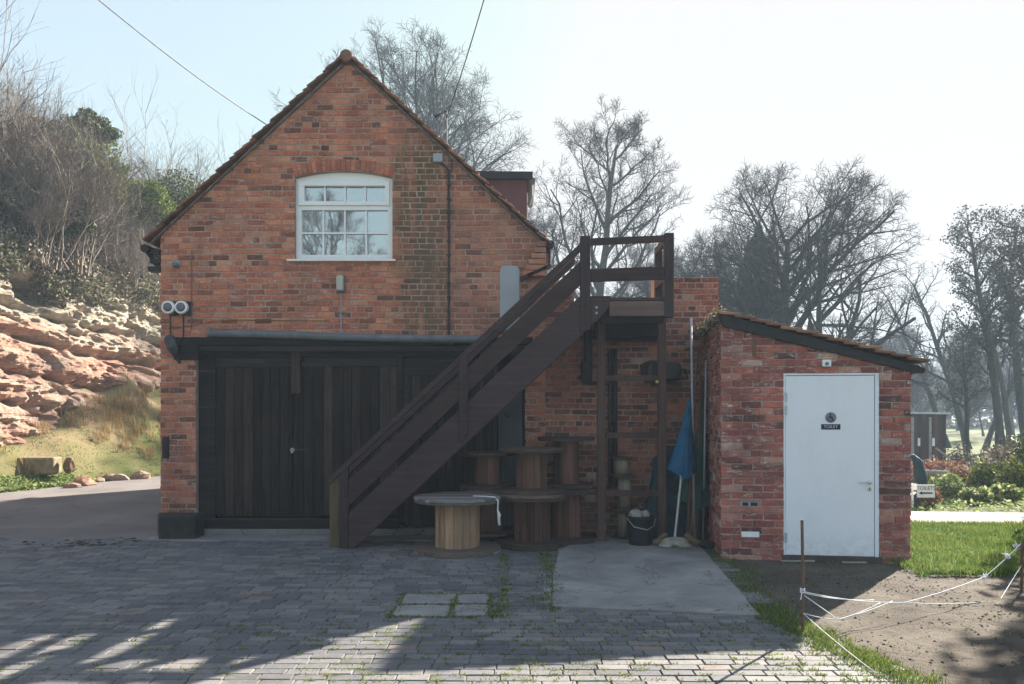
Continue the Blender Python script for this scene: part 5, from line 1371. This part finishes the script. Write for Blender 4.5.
bare_a = grow(101, 16.5, .30, 5, 1.0, env=(4.9, 10.5, 8.5), n0=22, base=.16, kids=(8, 6, 4, 3), trop=.07, ratio=(.54, .52, .5, .5, .55), ang=(1.1, .75, .7, .7, .7), minr=.0095, wander=.17)
T1 = plant_tree('bare_tree', 'tall bare tree with upright egg-shaped crown behind the stair landing', hz(597, 42), bare_a, rz=.5)
bare_b = grow(212, 10.2, .40, 5, 1.5, env=(5.5, 8.0, 5.2), n0=34, base=.10, kids=(9, 6, 5, 3), trop=.02, ratio=(.95, .62, .5, .5, .55), ang=(1.05, .8, .8, .75, .7), minr=.0085, wander=.12)
T2 = plant_tree('bare_tree', 'broad domed bare tree rising behind the shed roof', hz(797, 37), bare_b, sc=1.05)
bare_c = grow(313, 14, .26, 5, 1.2, env=(5.9, 8.6, 8.0), n0=36, base=.2, kids=(8, 6, 4, 3), trop=.05, ratio=(.6, .6, .5, .5, .55), ang=(1.0, .8, .8, .75, .7), minr=.0075, wander=.13)
T2b = dup(T2, hz(700, 47), 2.0, .95, 'bare tree filling the gap between the tall and the domed tree')
T1b = dup(T1, hz(548, 52), 2.6, .86, 'smaller bare tree just right of the dormer, behind the tall one')
T1c = dup(T1, hz(655, 58), 4.1, .8, 'faint bare tree behind the landing rails')
T3 = plant_tree('bare_tree', 'bare tree whose twigs show above the right roof slope', hz(398, 46), bare_c, sc=1.38, rz=2.9)
# evergreen behind the broad tree
def leafcone(seed, H, Rm, n, s, taper=1.0):
    rg = random.Random(seed); mb = MB()
    for i in range(n):
        z = H*rg.random()**1.1; R_ = Rm*(1-(z/H)**3.2*taper)*(.7+.45*mn.noise(Vector((z*.9, seed, 0))))
        a = rg.uniform(0, 6.283); q = R_*(rg.random()**.4)*(1+.3*mn.noise(Vector((math.cos(a)*1.5, math.sin(a)*1.5, z*.7))))
        leaf(mb, (q*math.cos(a), q*math.sin(a), z+.6), s*rg.uniform(.6, 1.3), rg)
    return mb
tr = MB(); tr.tube([(0, 0, 0), (.1, 0, 5), (0, .1, 10)], [.3, .2, .05], 8)
t = thing('evergreen_tree', 'dark conical evergreen seen through the broad bare tree', 'tree', hz(759, 42)); sub('trunk', tr, M['bark'], t, local=True)
sub('crown', leafcone(5, 11.6, 2.3, 34000, .14), M['conifer'], t, local=True)
# right-hand alders with dark catkin clusters
def catk(tips, seed, n=2, s=.09, sp=.15, frac=1):
    rg = random.Random(seed); mb = MB()
    for p in tips:
        if rg.random() > frac: continue
        for k in range(n): leaf(mb, p+Vector((rg.gauss(0, sp), rg.gauss(0, sp), rg.gauss(0, sp*.7))), s*rg.uniform(.6, 1.3), rg)
    return mb
al = grow(404, 14.5, .27, 3, 1.0, n0=18, base=.42, kids=(9, 7), trop=.03, lean=(-.16, 0), ratio=(.24, .55, .5), ang=(1.2, .9, .8), minr=.012)
T4 = plant_tree('alder_tree', 'leaning dark alder, left of the tall pair at the right edge', hz(1003, 40), al, 'alders at the right edge', sc=.8, leaves=catk(al[2], 1, 4), lm=M['catkin'])
al2 = grow(405, 15.5, .3, 3, 1.0, n0=20, base=.4, kids=(9, 7), trop=.03, lean=(-.10, 0), ratio=(.25, .55, .5), ang=(1.2, .9, .8), minr=.012)
plant_tree('alder_tree', 'tall dark alder at the very right edge, behind the leaning one', hz(1024, 40), al2, 'alders at the right edge', sc=.77, leaves=catk(al2[2], 2, 4), lm=M['catkin'])
al3 = grow(406, 9.5, .17, 3, 1.0, n0=15, base=.35, kids=(8, 6), trop=.05, lean=(.02, 0), ratio=(.26, .55, .5), ang=(1.1, .9, .8), minr=.012)
T6 = plant_tree('alder_tree', 'slim straight bare alder just left of the leaning pair', hz(968, 38), al3, 'alders at the right edge', sc=.68, leaves=catk(al3[2], 3, 3), lm=M['catkin'])
dup(T6, hz(1052, 34), 2.2, 1.0, 'alder standing just outside the right edge', 'alders at the right edge')
# leaning trunks in the misty wood
ln_ = grow(500, 13, .24, 3, 1.0, n0=12, base=.35, kids=(7, 6), trop=.05, lean=(-.38, 0), ratio=(.35, .55, .5), ang=(.9, .8, .8), minr=.012)
L0 = plant_tree('leaning_tree', 'bare tree leaning left, its stem rising from the right of the brown cabin', hz(968, 50), ln_, 'leaning trees in the mist', sc=.85)
Lr_ = grow(501, 12, .22, 3, 1.0, n0=12, base=.35, kids=(7, 6), trop=.04, lean=(.34, 0), ratio=(.35, .55, .5), ang=(.9, .8, .8), minr=.012)
L1 = plant_tree('leaning_tree', 'bare tree leaning right, its foot left of the tall alders', hz(985, 50), Lr_, 'leaning trees in the mist', sc=.75)
dup(L0, hz(1012, 50), .25, .85, 'left-leaning bare tree behind the tall alders', 'leaning trees in the mist')
dup(L0, hz(948, 52), -.2, .8, 'farther left-leaning bare tree, above the brown cabin roof', 'leaning trees in the mist')
# misty wood: many copies
rg = random.Random(77); src = [T1, T3, L1, T2]
k = 0
mw = [(x, rg.uniform(62, 92)) for x in range(905, 1090, 17)]+[(x, rg.uniform(60, 90)) for x in range(520, 905, 26)]+[(x, rg.uniform(70, 100)) for x in range(-120, 520, 45)]+[(x, rg.uniform(95, 125)) for x in range(890, 1120, 16)]
for (x, D) in mw:
    s_ = src[k % 3] if x > 900 else src[rg.choice((0, 1, 2))]; k += 1
    o = dup(s_, hz(x+rg.uniform(-8, 8), D), rg.uniform(0, 6.28), rg.uniform(.42, .62)*(1 if D < 95 else 1.25), 'bare tree in the misty wood beyond the field', 'bare trees of the misty wood')
    o.name = 'woodland_tree'
# far undergrowth as one mass
mb = MB(); rg = random.Random(78)
for i in range(26000):
    x = rg.uniform(-90, 150); D = 118+rg.uniform(-6, 10)+8*mn.noise(Vector((x*.03, 0, 0))); hgt = 6.5+3*mn.noise(Vector((x*.06, 1, 0)))+2*mn.noise(Vector((x*.3, 1, 0)))
    leaf(mb, (x, D, -.7+hgt*rg.random()), rg.uniform(.25, .6), rg)
tag(obj('distant_woods', mb, M['brush'], origin=(20, 118, -.7)), 'far misty belt of undergrowth across the field', 'woods', kind='stuff')

# cliff-top thicket
def bush(seed, H, n=10, spread=.5, minr=.006):
    rg = random.Random(seed); tr = MB(); cr = MB(); tips = []
    def br(p, d, L, r, lv, mb):
        k = 4 if lv < 2 else 3; pts = [p]; q = p; dd = d
        for i in range(k):
            dd = (dd+Vector((rg.gauss(0, .16), rg.gauss(0, .16), rg.gauss(.08, .1)))).normalized(); q = q+dd*L/k; pts.append(q)
        mb.tube(pts, [max(minr*.6, r*(1-.7*i/k)) for i in range(k+1)], 4 if lv < 1 else 3, False, rg.random())
        if lv >= 3: tips.append(pts[-1]); return
        for j in range((7, 6, 4)[lv]):
            t = rg.uniform(.2, 1); i = min(k-1, int(t*k)); pos = pts[i].lerp(pts[i+1], t*k-i)
            o1 = Matrix.Rotation(rg.uniform(0, 6.28), 3, dd) @ dd.orthogonal().normalized(); a = rg.uniform(.35, .85)
            br(pos, (dd*math.cos(a)+o1*math.sin(a)).normalized(), L*rg.uniform(.4, .62), max(minr, r*.5), lv+1, cr)
    for i in range(n):
        a = rg.uniform(0, 6.28); q = rg.uniform(0, .5); br(Vector((q*math.cos(a), q*math.sin(a), -.2)), Vector((rg.gauss(0, spread*.5), rg.gauss(0, spread*.5), 1)).normalized(), H*rg.uniform(.6, 1), .045, 0, tr)
    return tr, cr, tips
bushes = [bush(600, 5.6, 12, .3, .005), bush(601, 5.2, 12, .4, .005), bush(602, 4.8, 11, .5, .005)]
labs = ['tall bare thicket bush on the cliff top']
spots = [(5, 20.8, .9, 2), (30, 21.5, .95, 0), (62, 20.2, 1.05, 2), (-15, 20.2, .85, 1), (90, 21.0, 1.0, 2), (110, 25, 1.0, 1), (40, 19.5, .7, 2), (-4, 19.3, 1.05, 0), (22, 19.8, 1.0, 1), (-40, 18.6, 1.1, 2), (48, 20.6, .92, 0), (75, 21.6, .95, 1), (60, 23.5, 1.15, 2), (98, 22.8, .85, 0), (15, 22.5, 1.25, 1), (-25, 22, 1.35, 0), (120, 24.5, .72, 2), (150, 27, .75, 1), (178, 28, .98, 0), (200, 29, .95, 1), (225, 30, .85, 2), (-70, 18, 1.1, 1), (165, 31, 1.05, 2), (195, 33, 1.05, 0), (240, 33, .8, 1), (-110, 17.5, 1.0, 0), (265, 35, .8, 0), (135, 23.6, .5, 1)]
protos = {}
for (px_, D, s_, b_) in spots:
    s_ *= (.6 if 15 < px_ < 160 and D < 26 else (.66 if px_ < 16 else .85))
    x = min(gx(px_, D), cliffx(D)-.35) if D < 27 else gx(px_, D); z = max(5.3, ground_z(x, D)) if D < 27 else 5.2
    if px_ > 145: lb, gr = 'bare many-stemmed bush beyond the left roof slope', 'bare bushes beyond the left roof slope'
    elif px_ > 45: lb, gr = 'bare thicket bush near the green holly bushes on the cliff top', 'bare bushes by the holly on the cliff top'
    else: lb, gr = 'bare many-stemmed bush of the tall thicket at the far left', 'bare bushes of the far left thicket'
    if b_ not in protos:
        protos[b_] = plant_tree('thicket_bush', lb, (x, D, z), bushes[b_], gr, 'bush', M['twigpale'], M['twigpale'], sc=s_)
    else: dup(protos[b_], (x, D, z), rg.uniform(0, 6.28), s_, lb, gr)
# hill behind, far side of the building
mb = MB(); 
hxs = lin(-60, -3, 30); hys = lin(24, 60, 20)
def hill(x, y): return -1+6.4*sstep(-10.6, -12.5, x-(y-26)*.13)+3*sstep(-12, -30, x)
mb.v = [(x, y, hill(x, y)) for y in hys for x in hxs]; nx_ = len(hxs)
mb.f = [(j*nx_+i, j*nx_+i+1, (j+1)*nx_+i+1, (j+1)*nx_+i) for j in range(len(hys)-1) for i in range(nx_-1)]; mb.r = [.5]*len(mb.f)
struct(obj('hill', mb, M['bank'], smooth=True, origin=(-20, 40, 0)))
# brambles and ivy hanging over the lip
def lipcover(name, lab, cat, mat, n, seed, size, y0, y1, fx, thresh):
    rg = random.Random(seed); mb = MB()
    for i in range(n):
        y = rg.uniform(y0, y1); t = rg.random(); c = cliffx(y)
        # profile: from hanging over the rock face up and back into the thicket
        top = 5.5+.35*mn.noise(Vector((y*.5, 3, 0)))
        z = top-1.0*(1-t)**3*(.6+.8*mn.noise(Vector((y*.7, 8, 0))))+t*t*fx; x = c-.95+.45*(1-t)-1.9*t*t+rg.gauss(0, .22)-.1
        g_ = mn.noise(Vector((y*.8, z*.8, seed)))
        if g_ < thresh+rg.uniform(-.15, .15): continue
        leaf(mb, (x+.25*mn.noise(Vector((y*2, z*2, 0))), y, z+rg.gauss(0, .12)), size*rg.uniform(.6, 1.4), rg, min(1, max(0, rg.gauss(.5+.5*g_, .22))))
    return tag(obj(name, mb, mat, origin=(-11, 19, 5)), lab, cat, kind='stuff')
lipcover('cliff_ivy', 'dark glossy ivy and bramble hanging over the cliff lip', 'ivy', M['ivy'], 60000, 5, .05, 12, 31, 1.6, -.12)
lipcover('bramble_cover', 'grey-brown dead bramble covering the cliff top', 'brambles', M['brush'], 90000, 6, .045, 12, 31, 3.1, -.25)
# two bright evergreen bushes among them
for i, (px_, py_, D, rr, lab) in enumerate(((112, 160, 22.0, .95, 'bright green holly bush in the cliff-top thicket, larger and nearer'), (142, 190, 24.5, .8, 'bright green holly bush lower and right of the larger one'), (40, 130, 21.5, .8, 'dark green ivy-clad bush high in the left thicket'), (175, 195, 27, 1.3, 'dark ivy-clad bush behind the roof at the right of the thicket'), (66, 205, 20.6, .7, 'dark ivy bush low in the thicket, left of the hollies'), (12, 195, 19.6, .75, 'dark ivy bush at the left edge, just above the brambles'), (88, 120, 23.5, .6, 'small dark ivy clump above and left of the larger holly'))):
    c = at(px_, py_, D); c.x = min(c.x, cliffx(D)-.6) if D < 26 else c.x
    t = thing('evergreen_bush', lab, 'bush', (c.x, D, 5.2), 0, 'evergreen bushes on the cliff top'); q = MB(); q.tube([(c.x, D, 5.1), (c.x, D, c.z)], [.06, .03], 6); sub('stem', q, M['bark'], t)
    mb = MB(); rg = random.Random(800+i)
    for k in range(7000):
        v = Vector((rg.gauss(0, 1), rg.gauss(0, 1), rg.gauss(0, 1))).normalized(); f = rr*(.75+.5*mn.noise(v*1.6+Vector((i*9, 0, 0))))*rg.random()**.35
        leaf(mb, c+Vector((v.x*f*1.5, v.y*f*1.3, v.z*f*1.0-.3)), .055*rg.uniform(.6, 1.3), rg)
    sub('foliage', mb, M['holly'] if i < 2 else M['ivy'], t)

# trees behind the camera (seen in the window's reflection) and the evergreen that shades the earth
for (x, y, s_, rz_, lab, srcT) in ((-13, -34, .9, 1, 'bare tree behind the viewpoint, mirrored in the window, left', T1), (-5.5, -27, .75, 2.5, 'bare tree behind the viewpoint, mirrored in the window, centre', T3), (1, -40, 1.0, 4, 'bare tree behind the viewpoint, mirrored in the window, right', T1)):
    o = dup(srcT, (x, y, -.05), rz_, s_, lab, 'trees behind the viewpoint')
tr = MB(); tr.tube([(0, 0, 0), (.1, 0, 3), (0, .1, 6)], [.22, .15, .05], 8)
for i, (x, y, H_, R_, lab) in enumerate(((9.75, 12.3, 8.0, 1.45, 'dense evergreen just outside the right edge, shading the bare earth'), (11.9, 14.3, 4.6, 1.7, 'second dense evergreen outside the right edge, farther right'))):
    t = thing('evergreen_tree', lab, 'tree', (x, y, -.1), 0, 'evergreens beside the lawn'); sub('trunk', tr, M['bark'], t, local=True)
    sub('crown', leafcone(15+i, H_, R_*1.15, 4200, .13), M['ivy'], t, local=True)

# ------------------------------------------------------------------ garden beyond the path
Dc = 30
cb = thing('timber_cabin', 'brown timber cabin with two pale notices, half hidden by the shed', 'cabin', (gx(915, Dc), Dc, -.72))
x0, x1 = gx(880, Dc), gx(946, Dc); zb, zt = -.75, gz(413.5, Dc)
mb = MB(); rg = random.Random(33)
x = x0
while x < x1: mb.box(x+.004, min(x1, x+.14), Dc, Dc+.03, zb, zt, rg.random()); x += .145
mb.box(x0, x1, Dc+.031, Dc+2.2, zb, zt-.02, .3); obj('wall', mb, M['cabin'], cb)
mb = MB(); mb.prism([(x0-.1, zt+.0), (x1+.12, zt-.03), (x1+.12, zt+.04), (x0-.1, zt+.08)], Dc-.12, Dc+2.3); obj('roof', mb, M['galv'], cb)
mb = MB(); mb.box(gx(920, Dc), gx(927.5, Dc), Dc-.03, Dc-.002, zb+.1, gz(419, Dc)); obj('door', mb, M['leg'], cb)
for (a, b) in ((910.5, 913.5), (928.5, 931)):
    mb = MB(); mb.box(gx(a, Dc), gx(b, Dc), Dc-.05, Dc-.002, zb, gz(417, Dc)); obj('post', mb, M['stone'], cb)
for (a, b) in ((917, 919.5), (931.5, 934)):
    mb = MB(); mb.box(gx(a, Dc), gx(b, Dc), Dc-.06, Dc-.052, gz(446, Dc), gz(438, Dc)); obj('notice', mb, M['white'], cb)
# arrow sign on a dark board
Ds = 13.6
t = thing('arrow_sign', 'small white directional sign with black arrow beside the path', 'sign', (gx(926, Ds), Ds, 0))
zg = -.02
mb = MB(); mb.box(gx(917, Ds), gx(934.5, Ds), Ds-.012, Ds, gz(497.5, Ds), gz(484.5, Ds)); bd = obj('sign_board', mb, M['white'], t)
mb = MB(); mb.box(gx(919.5, Ds), gx(921.5, Ds), Ds+.002, Ds+.04, -.05, gz(486, Ds)); mb.box(gx(930, Ds), gx(932, Ds), Ds+.002, Ds+.04, -.05, gz(486, Ds)); obj('post', mb, M['leg'], t)
text('lettering', 'TOILETS', .085, bd, tuple(at(926, 488.3, Ds-.013)-t.location), M['ink'])
mb = MB(); ya, yb = Ds-.016, Ds-.0125
a, b, z = gx(919, Ds), gx(932, Ds), gz(493, Ds)
mb.prism([(a+.04, z-.012), (b, z-.012), (b, z+.012), (a+.04, z+.012)], ya, yb); mb.prism([(a-.01, z), (a+.045, z-.03), (a+.045, z+.03)], ya, yb); sub('arrow', mb, M['ink'], bd)
mb = MB(); mb.box(gx(911.5, 13.8), gx(917, 13.8), 13.8, 13.83, gz(490, 13.8), gz(484, 13.8)); mb.box(gx(913, 13.8), gx(914.5, 13.8), 13.831, 13.86, -.05, gz(484, 13.8))
tag(obj('small_notice', mb, M['white']), 'small blank white notice half hidden by the shed corner', 'notice')
mb = MB(); mb.box(gx(905, 14), gx(932, 14), 13.95, 14.4, -.1, gz(494, 14)); tag(obj('planter_box', mb, simple('dark_blue_planter', (.02, .045, .07), .7, .3), bevel=.02), 'dark blue planter box behind the arrow sign', 'planter')
mb = MB(); mb.tube([at(912, 455, 17), at(918, 462, 17), at(921, 480, 17), at(920, 498, 17)], [.04, .1, .13, .12], 12); tag(obj('covered_heap', mb, M['teal'], smooth=True), 'dark green rounded covered heap left of the pale log', 'cover')
mb = MB(); mb.tube([at(919, 472.5, 18), at(949, 474, 18)], .08, 10); tag(obj('pale_log', mb, M['stone']), 'pale log lying along the top of the brown brushwood', 'log')
mb = MB(); mb.beam(at(918, 458, 17.5), at(931, 470, 17.5), .03, .03); tag(obj('red_handle', mb, simple('red_paint', (.4, .03, .03), .5)), 'thin red handle leaning on the heap near the cabin', 'handle')
mb = MB(); mb.beam(at(936, 448, 19), at(948, 457, 19), .04, .04); tag(obj('garden_rake', mb, M['stone']), 'thin pale pole leaning beside the cabin', 'pole')
def shrub(px_, D, w_, h_, mat, n, lab, cat='shrub', s=.05, seed=0, group='shrubs of the garden bed'):
    rg = random.Random(seed); x = gx(px_, D); zb = ground_z(x, D)
    t = thing('garden_shrub', lab, cat, (x, D, zb), 0, group); q = MB()
    for i in range(14): q.tube([(x, D, zb), (x+rg.gauss(0, w_*.35), D+rg.gauss(0, w_*.3), zb+h_*rg.uniform(.5, 1))], [.012, .005], 4)
    sub('stems', q, M['twigpale'], t); mb = MB()
    for i in range(n):
        v = Vector((rg.gauss(0, 1), rg.gauss(0, 1), rg.gauss(0, 1))).normalized()*rg.random()**.45
        f = 1+.5*mn.noise(v*2+Vector((seed, 0, 0)))
        leaf(mb, (x+v.x*w_*.5*f, D+v.y*w_*.4*f, zb+h_*.5+v.z*h_*.5*f), s*rg.uniform(.6, 1.4), rg)
    sub('foliage', mb, mat, t)
sh_ = [(927, 14.0, .4, .35, 'rust', 'low rust and cream plant just under the arrow sign'), (947, 15.0, .7, .5, 'paleleaf', 'pale green shrub right of the arrow sign'), (963, 16.5, .8, .55, 'redleaf', 'reddish shrub behind the pale green one'), (983, 15.8, .55, .75, 'holly', 'upright bright green shrub in the middle of the bed'),
       (998, 17.5, .9, 1.15, 'brush', 'tall brown twiggy shrub in the garden bed'), (1018, 16, .8, .8, 'holly', 'green shrub at the right edge of the garden bed'), (1020, 19, 1.0, 1.4, 'ivy', 'dark shrub behind the green one at the right edge'), (945, 19, 1.3, .8, 'redleaf', 'brown-red brushwood clump below the pale log'),
       (925, 19.5, 1.2, .8, 'redleaf', 'rust brushwood clump nearest the shed'), (970, 21, 1.3, .6, 'paleleaf', 'pale silvery low shrub behind the bed'), (1005, 14.6, .6, .35, 'paleleaf', 'low pale plant at the path edge on the right'), (975, 14.4, .5, .3, 'paleleaf', 'low pale plant at the path edge in the middle'), (960, 22, .9, 1.2, 'brush', 'brown twiggy shrub right of the cabin')]
for i, (px_, D, w_, h_, mk, lab) in enumerate(sh_):
    shrub(px_, D, w_, h_, M['redleaf' if mk == 'rust' else mk], 1100, lab, 'shrub', .045, 900+i)
mb = MB(); rg = random.Random(97)
for i in range(9000):
    y = rg.uniform(13, 24); x = rg.uniform(.44*y, .7*y+1)
    if y < path_y(x)+1.4: continue
    z = ground_z(x, y); leaf(mb, (x, y, z+rg.uniform(0, .12)), rg.uniform(.02, .05), rg, None, .4)
tag(obj('bed_ground_cover', mb, M['paleleaf'], origin=(9, 16, 0)), 'low mixed ground cover filling the garden bed', 'ground cover', kind='stuff')
mb = MB(); rg = random.Random(98)
for i in range(5):
    x = gx(940+i*28, 47); z = ground_z(x, 47); mb.box(x-.05, x+.05, 46.95, 47.05, z-.1, z+1.1)
for z_ in (.5, .95):
    a = gx(925, 47.06); b = gx(1060, 47.06); mb.beam((a, 47.07, ground_z(a, 47)+z_), (b, 47.07, ground_z(b, 47)+z_), .012, .012)
tag(obj('field_fence', mb, M['leg']), 'thin post and wire fence across the misty field', 'fence')

# ------------------------------------------------------------------ haze
mb = MB(); mb.box(-175, 175, -85, 320, -3, 24)
hm = bpy.data.materials.new('haze_air'); hm.use_nodes = True; nt = hm.node_tree; nt.nodes.clear()
out = nt.nodes.new('ShaderNodeOutputMaterial'); pv = nt.nodes.new('ShaderNodeVolumePrincipled')
pv.inputs['Color'].default_value = (.62, .8, 1, 1); pv.inputs['Density'].default_value = .0018; pv.inputs['Anisotropy'].default_value = .0
nt.links.new(pv.outputs[0], out.inputs['Volume'])
h = obj('haze', mb, hm, origin=(0, 100, 0)); h['kind'] = 'stuff'; h['label'] = 'thin bright winter haze fading the far trees'; h['category'] = 'haze'
